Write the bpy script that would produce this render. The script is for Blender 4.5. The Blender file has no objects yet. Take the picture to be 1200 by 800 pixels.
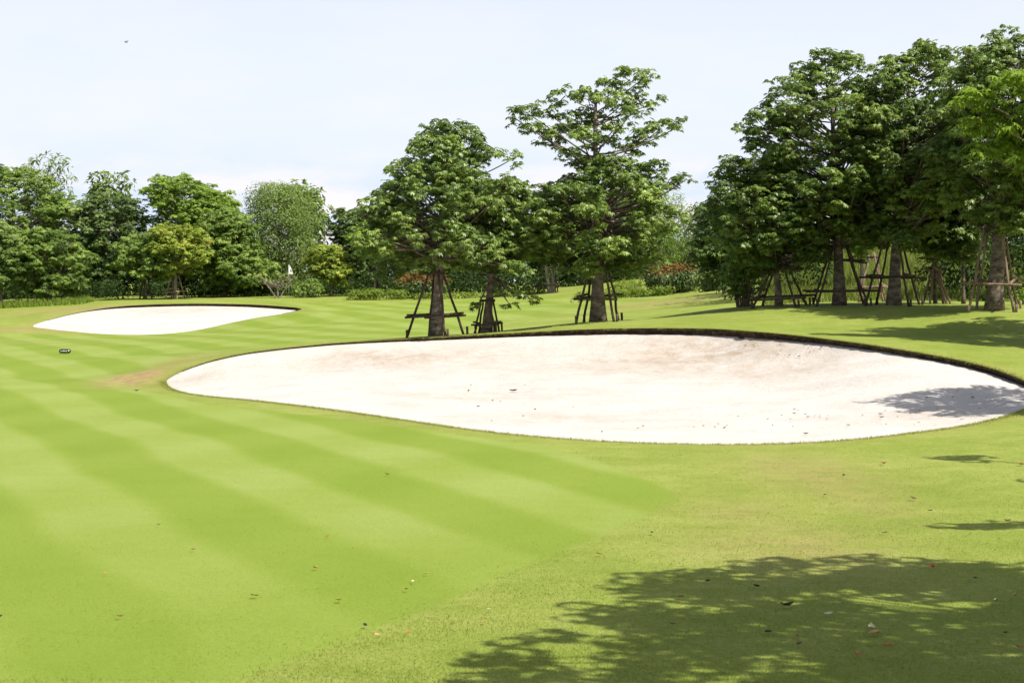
import bpy, math, random
import numpy as np
from mathutils import Vector, Matrix
from mathutils.geometry import delaunay_2d_cdt

S = bpy.context.scene
COL = S.collection
RNG = np.random.default_rng(7)

# ------------------------------------------------------------------ camera, sky, sun, exposure
F = 2200.0            # focal length in photo pixels (photo is 1200 px wide)
HY = 330.0            # row of the horizon
EYE = 2.4
cam_d = bpy.data.cameras.new('camera')
cam = bpy.data.objects.new('camera', cam_d)
COL.objects.link(cam)
cam.location = (0, 0, EYE)
cam.rotation_euler = (math.radians(90), 0, 0)
cam_d.sensor_width = 36.0
cam_d.lens = F / 1200.0 * 36.0
cam_d.shift_y = -70.0 / 1200.0
cam_d.clip_start = 0.1
cam_d.clip_end = 9000
cam_d.dof.use_dof = True
cam_d.dof.focus_distance = 52
cam_d.dof.aperture_fstop = 8.0
S.camera = cam

SUN_EL = math.radians(56)
TRAVEL = Vector((-0.8, 0.6, 0)).normalized()          # where the light goes, on the ground
to_sun = Vector((-TRAVEL.x * math.cos(SUN_EL), -TRAVEL.y * math.cos(SUN_EL), math.sin(SUN_EL)))
sun_d = bpy.data.lights.new('sun', 'SUN')
sun_d.energy = 4.6
sun_d.angle = math.radians(0.5)
sun_d.color = (1.0, 0.955, 0.87)
sun = bpy.data.objects.new('sun', sun_d)
COL.objects.link(sun)
sun.location = (20, -30, 40)
sun.rotation_euler = to_sun.to_track_quat('Z', 'Y').to_euler()

W = bpy.data.worlds.new('World')
S.world = W
W.use_nodes = True
wt = W.node_tree
wt.nodes.clear()
def wn(t, **k):
    n = wt.nodes.new(t)
    for a, b in k.items(): setattr(n, a, b)
    return n
wo = wn('ShaderNodeOutputWorld')
bg = wn('ShaderNodeBackground')
sky = wn('ShaderNodeTexSky', sky_type='NISHITA')
sky.sun_disc = False
sky.sun_elevation = SUN_EL
sky.sun_rotation = math.atan2(to_sun.x, to_sun.y)
sky.altitude = 10
sky.air_density = 1.0
sky.dust_density = 3.0
sky.ozone_density = 1.6
tc = wn('ShaderNodeTexCoord')
mp = wn('ShaderNodeMapping')
mp.inputs['Scale'].default_value = (1, 1, 3.2)
nz = wn('ShaderNodeTexNoise')
nz.inputs['Scale'].default_value = 13
nz.inputs['Detail'].default_value = 7
nz.inputs['Roughness'].default_value = 0.55
cr = wn('ShaderNodeValToRGB')
cr.color_ramp.elements[0].position = 0.44
cr.color_ramp.elements[0].color = (0, 0, 0, 1)
cr.color_ramp.elements[1].position = 0.6
cr.color_ramp.elements[1].color = (0.9, 0.9, 0.9, 1)
sep = wn('ShaderNodeSeparateXYZ')
lowband = wn('ShaderNodeMapRange')
lowband.inputs['From Min'].default_value = 0.035
lowband.inputs['From Max'].default_value = 0.075
lowband.inputs['To Min'].default_value = 1.0
lowband.inputs['To Max'].default_value = 0.12
mul = wn('ShaderNodeMath', operation='MULTIPLY')
veil = wn('ShaderNodeMix', data_type='RGBA')           # thin high overcast veil over the blue
vr = wn('ShaderNodeValToRGB')
vr.color_ramp.elements[0].position = 0.02
vr.color_ramp.elements[0].color = (0.58, 0.685, 0.87, 1)
vr.color_ramp.elements[1].position = 0.085
vr.color_ramp.elements[1].color = (0.725, 0.772, 0.85, 1)
vs_ = wn('ShaderNodeVectorMath', operation='SCALE')
vs_.inputs['Scale'].default_value = 10.0
vfall = wn('ShaderNodeMapRange', interpolation_type='SMOOTHSTEP')
vfall.inputs['From Min'].default_value = 0.05
vfall.inputs['From Max'].default_value = 0.5
vfall.inputs['To Min'].default_value = 0.9
vfall.inputs['To Max'].default_value = 0.08
cl = wn('ShaderNodeMix', data_type='RGBA')
cl.inputs['B'].default_value = (8.6, 7.9, 7.9, 1)
L = wt.links.new
L(tc.outputs['Generated'], mp.inputs['Vector'])
L(mp.outputs['Vector'], nz.inputs['Vector'])
L(nz.outputs['Fac'], cr.inputs['Fac'])
L(tc.outputs['Generated'], sep.inputs['Vector'])
L(sep.outputs['Z'], lowband.inputs['Value'])
L(sep.outputs['Z'], vr.inputs['Fac'])
L(vr.outputs['Color'], vs_.inputs[0])
L(vs_.outputs[0], veil.inputs['B'])
L(sep.outputs['Z'], vfall.inputs['Value'])
L(vfall.outputs['Result'], veil.inputs['Factor'])
L(cr.outputs['Color'], mul.inputs[0])
L(lowband.outputs['Result'], mul.inputs[1])
L(sky.outputs['Color'], veil.inputs['A'])
L(veil.outputs['Result'], cl.inputs['A'])
L(mul.outputs['Value'], cl.inputs['Factor'])
L(cl.outputs['Result'], bg.inputs['Color'])
bg.inputs['Strength'].default_value = 0.085
L(bg.outputs['Background'], wo.inputs['Surface'])

S.view_settings.view_transform = 'Standard'
S.view_settings.look = 'None'
S.view_settings.gamma = 1.0
S.view_settings.use_curve_mapping = False
S.view_settings.exposure = 0.62
S.render.engine = 'CYCLES'
S.cycles.max_bounces = 8
S.cycles.diffuse_bounces = 3
S.cycles.transmission_bounces = 4
S.cycles.transparent_max_bounces = 8
S.cycles.use_denoising = True

# ------------------------------------------------------------------ small helpers
def P(px, py, d):
    """Point at distance d seen at photo pixel (px, py)."""
    return np.array([(px - 600.0) * d / F, d, EYE - (py - HY) * d / F])

def link(o, parent=None):
    COL.objects.link(o)
    if parent is not None: o.parent = parent
    return o

def tag(o, label=None, cat=None, group=None, kind=None):
    if label: o['label'] = label
    if cat: o['category'] = cat
    if group: o['group'] = group
    if kind: o['kind'] = kind
    return o

def empty(name, loc, label=None, cat=None, group=None, rz=0.0):
    o = bpy.data.objects.new(name, None)
    o.empty_display_size = 0.3
    o.location = tuple(float(v) for v in loc)
    o.rotation_euler = (0, 0, rz)
    link(o)
    return tag(o, label, cat, group)

def make_mesh(name, V, Fc, tint=None, smooth=False):
    """Mesh from an (n,3) vertex array and an (m,k) face array or a list of such arrays."""
    V = np.asarray(V, np.float32)
    groups = Fc if isinstance(Fc, list) else [Fc]
    groups = [np.asarray(g, np.int32) for g in groups if len(g)]
    loops = np.concatenate([g.ravel() for g in groups])
    tot = np.concatenate([np.full(len(g), g.shape[1], np.int32) for g in groups])
    start = np.concatenate([[0], np.cumsum(tot)[:-1]]).astype(np.int32)
    me = bpy.data.meshes.new(name)
    me.vertices.add(len(V)); me.vertices.foreach_set('co', V.ravel())
    me.loops.add(len(loops)); me.loops.foreach_set('vertex_index', loops)
    me.polygons.add(len(tot)); me.polygons.foreach_set('loop_start', start)
    if smooth: me.polygons.foreach_set('use_smooth', np.ones(len(tot), bool))
    me.update(calc_edges=True)
    if tint is not None:
        a = me.attributes.new('tint', 'FLOAT', 'FACE')
        a.data.foreach_set('value', np.asarray(tint, np.float32))
    return me

def obj(name, me, mat, parent=None, loc=(0, 0, 0)):
    o = bpy.data.objects.new(name, me)
    if mat is not None: me.materials.append(mat)
    o.location = loc
    return link(o, parent)

class MB:
    """Collects shapes into one mesh."""
    def __init__(s): s.v = []; s.f = {}; s.n = 0
    def add(s, V, faces):
        V = np.asarray(V, float)
        for f in faces: s.f.setdefault(len(f), []).append([i + s.n for i in f])
        s.v.append(V); s.n += len(V)
    def tube(s, pts, rad, sides=7, cap=True, wob=0.0, rng=None):
        pts = np.asarray(pts, float); rad = np.broadcast_to(np.asarray(rad, float), (len(pts),))
        k = len(pts); T = np.gradient(pts, axis=0)
        T /= np.linalg.norm(T, axis=1)[:, None] + 1e-9
        ref = np.array([0.0, 1.0, 0.0]) if abs(T[:, 1]).mean() < 0.8 else np.array([1.0, 0, 0])
        U = np.cross(T, ref); U /= np.linalg.norm(U, axis=1)[:, None] + 1e-9
        B = np.cross(T, U)
        a = np.arange(sides) * 2 * math.pi / sides
        R = rad[:, None] * np.ones((k, sides))
        if wob and rng is not None: R = R * (1 + wob * rng.normal(size=(k, sides)))
        V = pts[:, None, :] + R[..., None] * (np.cos(a)[None, :, None] * U[:, None, :] + np.sin(a)[None, :, None] * B[:, None, :])
        fs = []
        for i in range(k - 1):
            for j in range(sides):
                j2 = (j + 1) % sides
                fs.append((i * sides + j, i * sides + j2, (i + 1) * sides + j2, (i + 1) * sides + j))
        if cap:
            fs.append(tuple(range(sides - 1, -1, -1)))
            fs.append(tuple((k - 1) * sides + j for j in range(sides)))
        s.add(V.reshape(-1, 3), fs)
    def box(s, c, h, M=None):
        c = np.asarray(c, float)
        V = np.array([[x, y, z] for x in (-1, 1) for y in (-1, 1) for z in (-1, 1)]) * np.asarray(h, float)
        if M is not None: V = V @ np.asarray(M).T
        s.add(V + c, [(0, 1, 3, 2), (4, 6, 7, 5), (0, 4, 5, 1), (2, 3, 7, 6), (0, 2, 6, 4), (1, 5, 7, 3)])
    def mesh(s, name, smooth=True):
        return make_mesh(name, np.concatenate(s.v), [np.array(f) for f in s.f.values()], smooth=smooth)

def unit(v): return v / (np.linalg.norm(v, axis=-1, keepdims=True) + 1e-9)

# ------------------------------------------------------------------ materials
def new_mat(name):
    m = bpy.data.materials.new(name); m.use_nodes = True
    nt = m.node_tree; nt.nodes.clear()
    out = nt.nodes.new('ShaderNodeOutputMaterial')
    return m, nt, out

def N(nt, t, **k):
    n = nt.nodes.new(t)
    for a, b in k.items(): setattr(n, a, b)
    return n

def ramp(nt, stops, fac=None):
    r = N(nt, 'ShaderNodeValToRGB')
    e = r.color_ramp.elements
    while len(e) < len(stops): e.new(0.5)
    for el, (p, c) in zip(e, stops):
        el.position = p; el.color = (*c, 1) if len(c) == 3 else c
    if fac is not None: nt.links.new(fac, r.inputs['Fac'])
    return r.outputs['Color']

def noise(nt, scale, detail=4, rough=0.55, vec=None, dist=0.0):
    n = N(nt, 'ShaderNodeTexNoise')
    n.inputs['Scale'].default_value = scale
    n.inputs['Detail'].default_value = detail
    n.inputs['Roughness'].default_value = rough
    n.inputs['Distortion'].default_value = dist
    if vec is not None: nt.links.new(vec, n.inputs['Vector'])
    return n.outputs['Fac']

def math_n(nt, op, a, b=None, clamp=False):
    n = N(nt, 'ShaderNodeMath', operation=op, use_clamp=clamp)
    for i, v in enumerate((a, b)):
        if v is None: continue
        if isinstance(v, (int, float)): n.inputs[i].default_value = v
        else: nt.links.new(v, n.inputs[i])
    return n.outputs[0]

def mix_c(nt, fac, a, b, mode='MIX'):
    n = N(nt, 'ShaderNodeMix', data_type='RGBA', blend_type=mode)
    for key, v in (('Factor', fac), ('A', a), ('B', b)):
        if isinstance(v, (int, float)): n.inputs[key].default_value = v
        elif isinstance(v, tuple): n.inputs[key].default_value = (*v, 1)
        else: nt.links.new(v, n.inputs[key])
    return n.outputs['Result']

def leaf_mat(name, dark, mid, light, odd, trans=0.32, rough=0.56, spec=0.22):
    m, nt, out = new_mat(name)
    at = N(nt, 'ShaderNodeAttribute', attribute_name='tint')
    col = ramp(nt, [(0.0, dark), (0.45, mid), (0.86, light), (0.97, light), (1.0, odd)], at.outputs['Fac'])
    p = N(nt, 'ShaderNodeBsdfPrincipled')
    nt.links.new(col, p.inputs['Base Color'])
    p.inputs['Roughness'].default_value = rough
    p.inputs['Specular IOR Level'].default_value = spec
    t = N(nt, 'ShaderNodeBsdfTranslucent')
    tcol = mix_c(nt, 0.5, col, (light[0] * 1.25, light[1] * 1.25, light[2] * 0.7))
    nt.links.new(tcol, t.inputs['Color'])
    mx = N(nt, 'ShaderNodeMixShader')
    mx.inputs[0].default_value = trans
    nt.links.new(p.outputs[0], mx.inputs[1]); nt.links.new(t.outputs[0], mx.inputs[2])
    nt.links.new(mx.outputs[0], out.inputs['Surface'])
    return m

def rough_mat(name, stops, scale=6, bump=0.4, rough=0.85, stretch=(1, 1, 1), spec=0.25, bdist=0.02):
    m, nt, out = new_mat(name)
    g = N(nt, 'ShaderNodeNewGeometry')
    mp = N(nt, 'ShaderNodeMapping'); mp.inputs['Scale'].default_value = stretch
    nt.links.new(g.outputs['Position'], mp.inputs['Vector'])
    f = noise(nt, scale, 6, 0.62, mp.outputs['Vector'])
    p = N(nt, 'ShaderNodeBsdfPrincipled')
    nt.links.new(ramp(nt, stops, f), p.inputs['Base Color'])
    p.inputs['Roughness'].default_value = rough
    p.inputs['Specular IOR Level'].default_value = spec
    if bump:
        f2 = noise(nt, scale * 3.3, 5, 0.65, mp.outputs['Vector'])
        b = N(nt, 'ShaderNodeBump'); b.inputs['Strength'].default_value = bump; b.inputs['Distance'].default_value = bdist
        nt.links.new(f2, b.inputs['Height']); nt.links.new(b.outputs[0], p.inputs['Normal'])
    nt.links.new(p.outputs[0], out.inputs['Surface'])
    return m

M = {}
M['leaf_main'] = leaf_mat('leaf_broad_green', (0.0526, 0.0927, 0.0193), (0.1150, 0.1823, 0.0363), (0.2622, 0.3531, 0.0737), (0.16, 0.17, 0.03), trans=0.24, spec=0.5, rough=0.42)
M['leaf_under_shade'] = leaf_mat('leaf_undergrowth_shade', (0.012, 0.024, 0.006), (0.026, 0.05, 0.011), (0.055, 0.09, 0.02), (0.1, 0.1, 0.03), trans=0.15, spec=0.12, rough=0.65)  # undergrowth leaves, darkened so the colour holds the deep shade under trees
M['leaf_near'] = leaf_mat('leaf_fresh_green', (0.0982, 0.1703, 0.0168), (0.1864, 0.2961, 0.0308), (0.2943, 0.3947, 0.0419), (0.24, 0.2, 0.03), trans=0.4)
M['leaf_dark'] = leaf_mat('leaf_deep_green', (0.0324, 0.0592, 0.0177), (0.0800, 0.1339, 0.0339), (0.1882, 0.2573, 0.0638), (0.13, 0.13, 0.03), trans=0.22, spec=0.35, rough=0.5)
M['leaf_mid'] = leaf_mat('leaf_mid_green', (0.0581, 0.1019, 0.0212), (0.1406, 0.2200, 0.0426), (0.2788, 0.3778, 0.0847), (0.15, 0.15, 0.035))
M['leaf_bright'] = leaf_mat('leaf_bright_green', (0.0763, 0.1357, 0.0184), (0.1798, 0.2886, 0.0422), (0.3133, 0.4266, 0.0741), (0.17, 0.18, 0.04), trans=0.36)
M['leaf_pale'] = leaf_mat('leaf_pale_green', (0.0801, 0.1306, 0.0295), (0.1720, 0.2561, 0.0646), (0.2967, 0.3798, 0.1107), (0.18, 0.18, 0.06), trans=0.36)
M['leaf_yellow'] = leaf_mat('leaf_yellow_green', (0.0961, 0.1600, 0.0238), (0.2268, 0.2988, 0.0426), (0.3844, 0.4269, 0.0717), (0.24, 0.14, 0.035), trans=0.36)
M['leaf_red'] = leaf_mat('leaf_rust_orange', (0.07, 0.045, 0.014), (0.19, 0.105, 0.03), (0.29, 0.17, 0.05), (0.2, 0.19, 0.05), trans=0.3)
M['leaf_lime'] = leaf_mat('leaf_lime_hedge', (0.0780, 0.1235, 0.0156), (0.1625, 0.2340, 0.0286), (0.2500, 0.3250, 0.0500), (0.24, 0.24, 0.05), trans=0.36)
M['meadow'] = leaf_mat('meadow_blades', (0.08, 0.12, 0.018), (0.14, 0.19, 0.03), (0.22, 0.25, 0.05), (0.27, 0.23, 0.08), trans=0.4)
M['bark'] = rough_mat('bark_grey_brown', [(0.32, (0.05, 0.036, 0.027)), (0.48, (0.125, 0.096, 0.074)), (0.62, (0.21, 0.172, 0.138)), (0.75, (0.34, 0.285, 0.235))], 4.5, 0.9, 0.9, (1, 1, 2.2))
M['bark_pale'] = rough_mat('bark_pale', [(0.3, (0.13, 0.095, 0.075)), (0.55, (0.29, 0.23, 0.19)), (0.75, (0.45, 0.38, 0.33))], 5, 0.6, 0.9, (1, 1, 0.5))
M['stake'] = rough_mat('weathered_stake_wood', [(0.3, (0.03, 0.02, 0.016)), (0.55, (0.085, 0.058, 0.045)), (0.78, (0.17, 0.125, 0.1))], 7, 0.5, 0.9, (1, 1, 0.25))
M['stake_pale'] = rough_mat('pale_stake_wood', [(0.3, (0.1, 0.068, 0.052)), (0.55, (0.24, 0.165, 0.125)), (0.78, (0.4, 0.3, 0.24))], 7, 0.5, 0.9, (1, 1, 0.25))
M['rope'] = rough_mat('dark_rope', [(0.3, (0.03, 0.022, 0.018)), (0.7, (0.09, 0.065, 0.05))], 20, 0.4)

# ------------------------------------------------------------------ terrain from real distances
GC = []                                                    # ground control points
def g(px, py, d): p = P(px, py, d); GC.append(tuple(p))
for x in (-100, 250, 600, 950, 1300): g(x, 800, 11.23)
for x in (-100, 200, 500, 800, 1100, 1350): g(x, 650, 16.5)
for x in (0, 350, 620, 800, 1000, 1250): g(x, 575, 21.55)
g(0, 505, 30.2); g(240, 500, 31.1); g(430, 510, 29.3); g(0, 450, 44); g(120, 460, 40.6); g(-200, 480, 35.2)
g(76, 414.5, 62.5); g(0, 400, 75.5); g(160, 436, 49.8); g(0, 425, 55.6); g(180, 415, 61)
g(300, 399, 67); g(250, 408, 62); g(400, 391, 71); g(330, 385, 80); g(380, 375, 87); g(450, 382, 77); g(450, 366, 90); g(360, 365, 93)
g(560, 383, 76); g(560, 366, 86); g(620, 374, 72); g(650, 360, 83)
g(510, 393.5, 52); g(571, 389.5, 53); g(700, 376.5, 53.5); g(661, 380.5, 53); g(640, 384.5, 52.3); g(760, 376, 53)
g(790, 371, 57); g(850, 361, 59); g(820, 356, 75); g(780, 349, 95); g(700, 352, 86); g(640, 344.5, 106); g(560, 346, 112); g(450, 347, 112)
g(913, 358.5, 57); g(985, 357.5, 57); g(1047, 357.5, 56); g(1095, 357.5, 56); g(1165, 363.5, 52); g(1200, 395, 46); g(1100, 385, 48); g(1100, 401, 43.6)
g(1000, 380, 51); g(900, 376, 52); g(1000, 393, 46); g(1250, 370, 50); g(1300, 420, 41); g(1300, 356, 57)
g(1300, 480, 33); g(1250, 520, 26.5); g(1050, 530, 26.2); g(700, 545, 24.3)
# left mound and the ground along the tree line
g(0, 385, 88); g(0, 363, 103); g(60, 356, 108); g(200, 350.5, 110); g(140, 351.5, 109); g(360, 347.5, 112); g(-150, 362, 106); g(280, 348.5, 111); g(370, 357, 103)
g(40, 392, 84); g(300, 388, 80); g(380, 366, 95); g(20, 374, 95)
# meadow bank behind the right-hand trees
g(950, 347, 72); g(1030, 344, 72); g(1000, 318, 84); g(1000, 292, 96); g(1090, 292, 96); g(1180, 300, 92); g(870, 338, 88); g(830, 343, 95); g(1200, 350, 66); g(1300, 310, 90)
for (x, y, z) in ((-3.2, 58.5, 0.5), (-8, 57, 0.36), (-0.6, 60, 0.72), (-14, 66, 0.1), (3.4, 62, 1.02), (0, 2, 0.15), (-12, 4, 0.1), (12, 4, 0.15),
                  (18, 20, 0.35), (18, 33, 0.7), (24, 45, 1.3), (-22, 20, 0), (-26, 40, 0), (-36, 70, 0.1), (-45, 100, 0.9), (-40, 125, 1.4), (0, 130, 1.7), (-20, 130, 1.6),
                  (16, 120, 3.4), (35, 120, 4.2), (40, 90, 3.4), (40, 60, 2.0)):
    GC.append((x, y, z))

# bunker outlines: (px, py, distance, lip height)
BUNKER_A = [(195, 447, 45.5, 0), (213, 435.5, 46.2, 0.005), (250, 422.5, 47, 0.015), (300, 412.5, 48, 0.02), (380, 403.5, 49.5, 0.035), (450, 398.8, 50.3, 0.05),
            (520, 395.2, 51, 0.07), (600, 390.8, 50.6, 0.09), (680, 386.8, 50, 0.125), (750, 385.2, 49.3, 0.14), (830, 385.8, 48, 0.15), (900, 390.5, 46, 0.14),
            (960, 396.8, 44, 0.115), (1020, 404.8, 42, 0.1), (1080, 414.5, 40.3, 0.095), (1130, 424, 39, 0.1), (1170, 434.5, 37.8, 0.105), (1200, 446, 36.7, 0.1),
            (1226, 458, 35.4, 0.09), (1228, 468, 34.2, 0.04), (1200, 479.5, 32.8, 0), (1170, 489.5, 31.3, 0), (1120, 500, 29.9, 0), (1060, 508, 28.9, 0),
            (1000, 514.5, 28.2, 0), (940, 518.5, 27.9, 0), (860, 520.5, 27.75, 0), (780, 519.5, 27.9, 0), (700, 516.3, 28.4, 0), (620, 510.5, 29.3, 0),
            (540, 501.5, 30.8, 0), (460, 489.8, 33.05, 0), (380, 478.6, 35.6, 0), (300, 469.3, 38.4, 0), (240, 463.8, 40.6, 0), (206, 457, 43.2, 0)]
BUNKER_B = [(39, 381.5, 91.5, 0), (70, 371.5, 94.5, 0.01), (100, 364.8, 97, 0.03), (130, 360.2, 99, 0.08), (160, 357.8, 100.3, 0.11), (200, 356.4, 101, 0.12), (240, 356, 101.2, 0.12),
            (290, 356.8, 100.6, 0.13), (330, 359, 99.2, 0.14), (353, 361.6, 98, 0.12), (342, 365.6, 96.4, 0.03), (322, 369, 95, 0), (300, 372.3, 93.4, 0), (270, 378.3, 90, 0), (240, 385, 87, 0),
            (215, 389, 85.7, 0), (190, 391.3, 85, 0), (160, 392.2, 84.8, 0), (120, 391.2, 85.3, 0), (90, 388.7, 86.7, 0), (60, 385.6, 88.8, 0)]

def closed_spline(pts, step):
    pts = np.asarray(pts, float); n = len(pts); out = []
    for i in range(n):
        p0, p1, p2, p3 = pts[i - 1], pts[i], pts[(i + 1) % n], pts[(i + 2) % n]
        k = max(2, int(np.linalg.norm((p2 - p1)[:2]) / step))
        for t in np.arange(k) / k:
            out.append(0.5 * ((2 * p1) + (-p0 + p2) * t + (2 * p0 - 5 * p1 + 4 * p2 - p3) * t * t + (-p0 + 3 * p1 - 3 * p2 + p3) * t ** 3))
    return np.array(out)

def tps_fit(C):
    C = np.asarray(C, float); n = len(C)
    X = C[:, :2]; r2 = ((X[:, None] - X[None]) ** 2).sum(-1)
    K = 0.5 * r2 * np.log(r2 + 1e-9)
    Q = np.hstack([np.ones((n, 1)), X])
    A = np.block([[K + np.eye(n) * 0.02, Q], [Q.T, np.zeros((3, 3))]])
    w = np.linalg.solve(A, np.concatenate([C[:, 2], np.zeros(3)]))
    def f(P2):
        P2 = np.asarray(P2, float).reshape(-1, 2); out = np.zeros(len(P2))
        for s in range(0, len(P2), 20000):
            q = P2[s:s + 20000]
            r2 = ((q[:, None] - X[None]) ** 2).sum(-1)
            out[s:s + 20000] = (0.5 * r2 * np.log(r2 + 1e-9)) @ w[:n] + w[n] + q @ w[n + 1:]
        return out
    return f

def outline(B, step):
    w = np.array([[*P(a, b, d), h] for a, b, d, h in B])
    return closed_spline(w, step)
OA = outline(BUNKER_A, 0.13)
OB = outline(BUNKER_B, 0.3)
for B in (BUNKER_A, BUNKER_B):
    for a, b, d, h in B: GC.append(tuple(P(a, b, d)))
ground_tps = tps_fit(GC)

def sstep(a, b, x):
    t = np.clip((x - a) / (b - a), 0, 1); return t * t * (3 - 2 * t)

def ground_z(xy):
    xy = np.asarray(xy, float).reshape(-1, 2)
    q = xy.copy(); q[:, 0] = np.clip(q[:, 0], -46, 42); q[:, 1] = np.clip(q[:, 1], 0, 132)
    z = np.clip(ground_tps(q), -0.4, 5.0)
    out = np.maximum(np.hypot(xy[:, 0] - q[:, 0], xy[:, 1] - q[:, 1]) - 2, 0)
    return z + (1.0 - z) * sstep(0, 160, out)
def gz(x, y): return float(ground_z([[x, y]])[0])

def pix(px, py):
    """Where the sight line of a pixel meets the ground (used for spots lying on the lawn)."""
    d = np.linspace(8, 125, 2400)
    x = (px - 600) * d / F; z = EYE - (py - HY) * d / F
    s = z - ground_z(np.stack([x, d], 1))
    k = np.argmax(s < 0)
    return np.array([x[k], d[k], ground_z([[x[k], d[k]]])[0]])

# sand surfaces
SA = [(*(p[:2]), p[2] - p[3] - 0.004) for p in OA[::9]]
for a, b, d in ((860, 503, 30.2), (860, 486, 33.4), (860, 460, 38.4), (860, 430, 43.4), (860, 404, 46.7), (600, 482, 34.6), (600, 452, 40.4), (600, 422, 46.4), (600, 402, 49.5),
                (400, 467, 38.4), (400, 444, 42.9), (400, 420, 47.2), (1050, 488, 32), (1050, 465, 35.1), (1050, 438, 38.2), (730, 500, 31), (730, 470, 36.8), (730, 440, 42.2), (730, 405, 48.1), (1130, 462, 35.4), (1130, 442, 37.6), (300, 447, 44), (500, 480, 35.5), (950, 425, 42.4), (950, 460, 37.6)):
    SA.append(tuple(P(a, b, d)))
SB = [(*(p[:2]), p[2] - p[3] - 0.004) for p in OB[::6]]
for a, b, d in ((160, 384, 88), (160, 372, 94), (240, 375, 92), (100, 379, 91), (280, 366, 95.5), (200, 364, 97.5)):
    SB.append(tuple(P(a, b, d)))
sandA, sandB = tps_fit(SA), tps_fit(SB)

def inside(poly, xy):
    x, y = xy[:, 0], xy[:, 1]; c = np.zeros(len(xy), bool); n = len(poly)
    for i in range(n):
        x1, y1 = poly[i - 1][:2]; x2, y2 = poly[i][:2]
        if y1 == y2: continue
        m = ((y1 > y) != (y2 > y)) & (x < (x2 - x1) * (y - y1) / (y2 - y1) + x1)
        c ^= m
    return c

def poly_dist(poly, xy):
    """Unsigned distance from points to a closed polyline."""
    a = np.asarray(poly)[:, :2]; b = np.roll(a, -1, 0); best = np.full(len(xy), 1e9)
    for s in range(len(a)):
        ab = b[s] - a[s]; t = np.clip(((xy - a[s]) @ ab) / (ab @ ab + 1e-12), 0, 1)
        best = np.minimum(best, ((xy - a[s] - t[:, None] * ab) ** 2).sum(1))
    return np.sqrt(best)

# ---- ground points: fine where near, coarse far away
pts = []
d = 2.0
row = 0
while d < 135:
    st = max(0.11, 0.0085 * d)
    half = 0.36 * d + 4
    xs = np.arange(-half, half, st) + (0.5 * st if row % 2 else 0)
    pts.append(np.stack([xs, np.full_like(xs, d)], 1)); d += st * 1.15; row += 1
pts = np.concatenate(pts)
pts += RNG.uniform(-0.02, 0.02, pts.shape)
far = []
for r in (-40, -20, -10, 0): far += [(x, r) for x in np.linspace(-60, 60, 13)]
for yy in np.arange(5, 300, 8.0):
    hw = 0.36 * yy + 6
    xs = np.concatenate([np.arange(-90, 91, 7.0)])
    far += [(x, yy) for x in xs if abs(x) > hw or yy > 136]
for yy in (400, 700, 1200, 2500, 6000): far += [(x * yy, yy) for x in np.linspace(-1, 1, 9)]
far += [(-400, -200), (400, -200), (-400, 100), (400, 100), (-700, 0), (700, 0)]
far = np.array(far, float)

def keep_off(p, outs, tol):
    m = np.ones(len(p), bool)
    for o in outs: m &= poly_dist(o[::2], p) > tol
    return m
nearA = (pts[:, 1] > 25) & (pts[:, 1] < 104)
ok = np.ones(len(pts), bool)
ok[nearA] = keep_off(pts[nearA], (OA, OB), 0.09)
pts = pts[ok]
inA, inB = inside(OA, pts), inside(OB, pts)
gpts = np.concatenate([pts[~inA & ~inB], far])

def cdt(points, polys):
    allp = [points]; edges = []; k = len(points)
    for po in polys:
        n = len(po); allp.append(po[:, :2])
        edges += [(k + i, k + (i + 1) % n) for i in range(n)]; k += n
    allp = np.concatenate(allp)
    r = delaunay_2d_cdt([Vector((float(a), float(b))) for a, b in allp], edges, [], 0, 1e-5)
    V = np.array([(v.x, v.y) for v in r[0]]); T = np.array([f for f in r[2] if len(f) == 3])
    return V, T
GV, GT = cdt(gpts, (OA, OB))
cen = GV[GT].mean(1)
GT = GT[~(inside(OA, cen) | inside(OB, cen))]
gzv = ground_z(GV)
# snap rim vertices to the outline heights
for O in (OA, OB):
    dd = poly_dist(O, GV[:, :2]) if False else None
from mathutils.kdtree import KDTree
def rim_z(V, Z, O):
    kd = KDTree(len(O))
    for i, p in enumerate(O): kd.insert((p[0], p[1], 0), i)
    kd.balance()
    for i in np.where((V[:, 1] > 26) & (V[:, 1] < 103))[0]:
        co, k, dist = kd.find((V[i, 0], V[i, 1], 0))
        if dist < 1e-3: Z[i] = O[k, 2]
        elif dist < 1.0:
            w = (1 - dist) ** 2; Z[i] = Z[i] + w * (O[k, 2] - ground_z([O[k, :2]])[0]) if dist < 0.5 else Z[i]
rim_z(GV, gzv, OA); rim_z(GV, gzv, OB)

# ---- lawn masks
FAIR = [(-400, 800), (270, 800), (400, 752), (520, 704), (650, 650), (740, 612), (800, 585), (765, 563), (700, 540), (640, 524), (560, 512), (460, 499.5), (340, 484), (240, 473.5),
        (172, 459), (150, 447), (180, 428), (240, 414)]
FAIR2 = [(300, 405), (380, 399.5), (470, 394), (520, 391)]
fw = np.array([pix(max(a, -150), b)[:2] for a, b in FAIR] + [pix(a, b)[:2] for a, b in FAIR2]
              + [[-1, 70], [3.5, 76], [7.5, 84], [5, 96], [-2, 104], [-14, 105], [-12, 97], [-14.5, 91], [-20, 84.5], [-27, 85], [-45, 90], [-45, 40], [-30, 10], [-10, 6], [-3.3, 9]])
fwd = poly_dist(fw, GV); fin = inside(fw, GV)
fmask = sstep(-0.22, 0.22, np.where(fin, fwd, -fwd))
GREEN = np.array([pix(380, 370)[:2], pix(352, 352)[:2], pix(500, 348)[:2], pix(640, 348)[:2], pix(700, 356)[:2], pix(640, 372)[:2], pix(560, 385)[:2], pix(450, 386)[:2]])
dry = np.zeros(len(GV))
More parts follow.
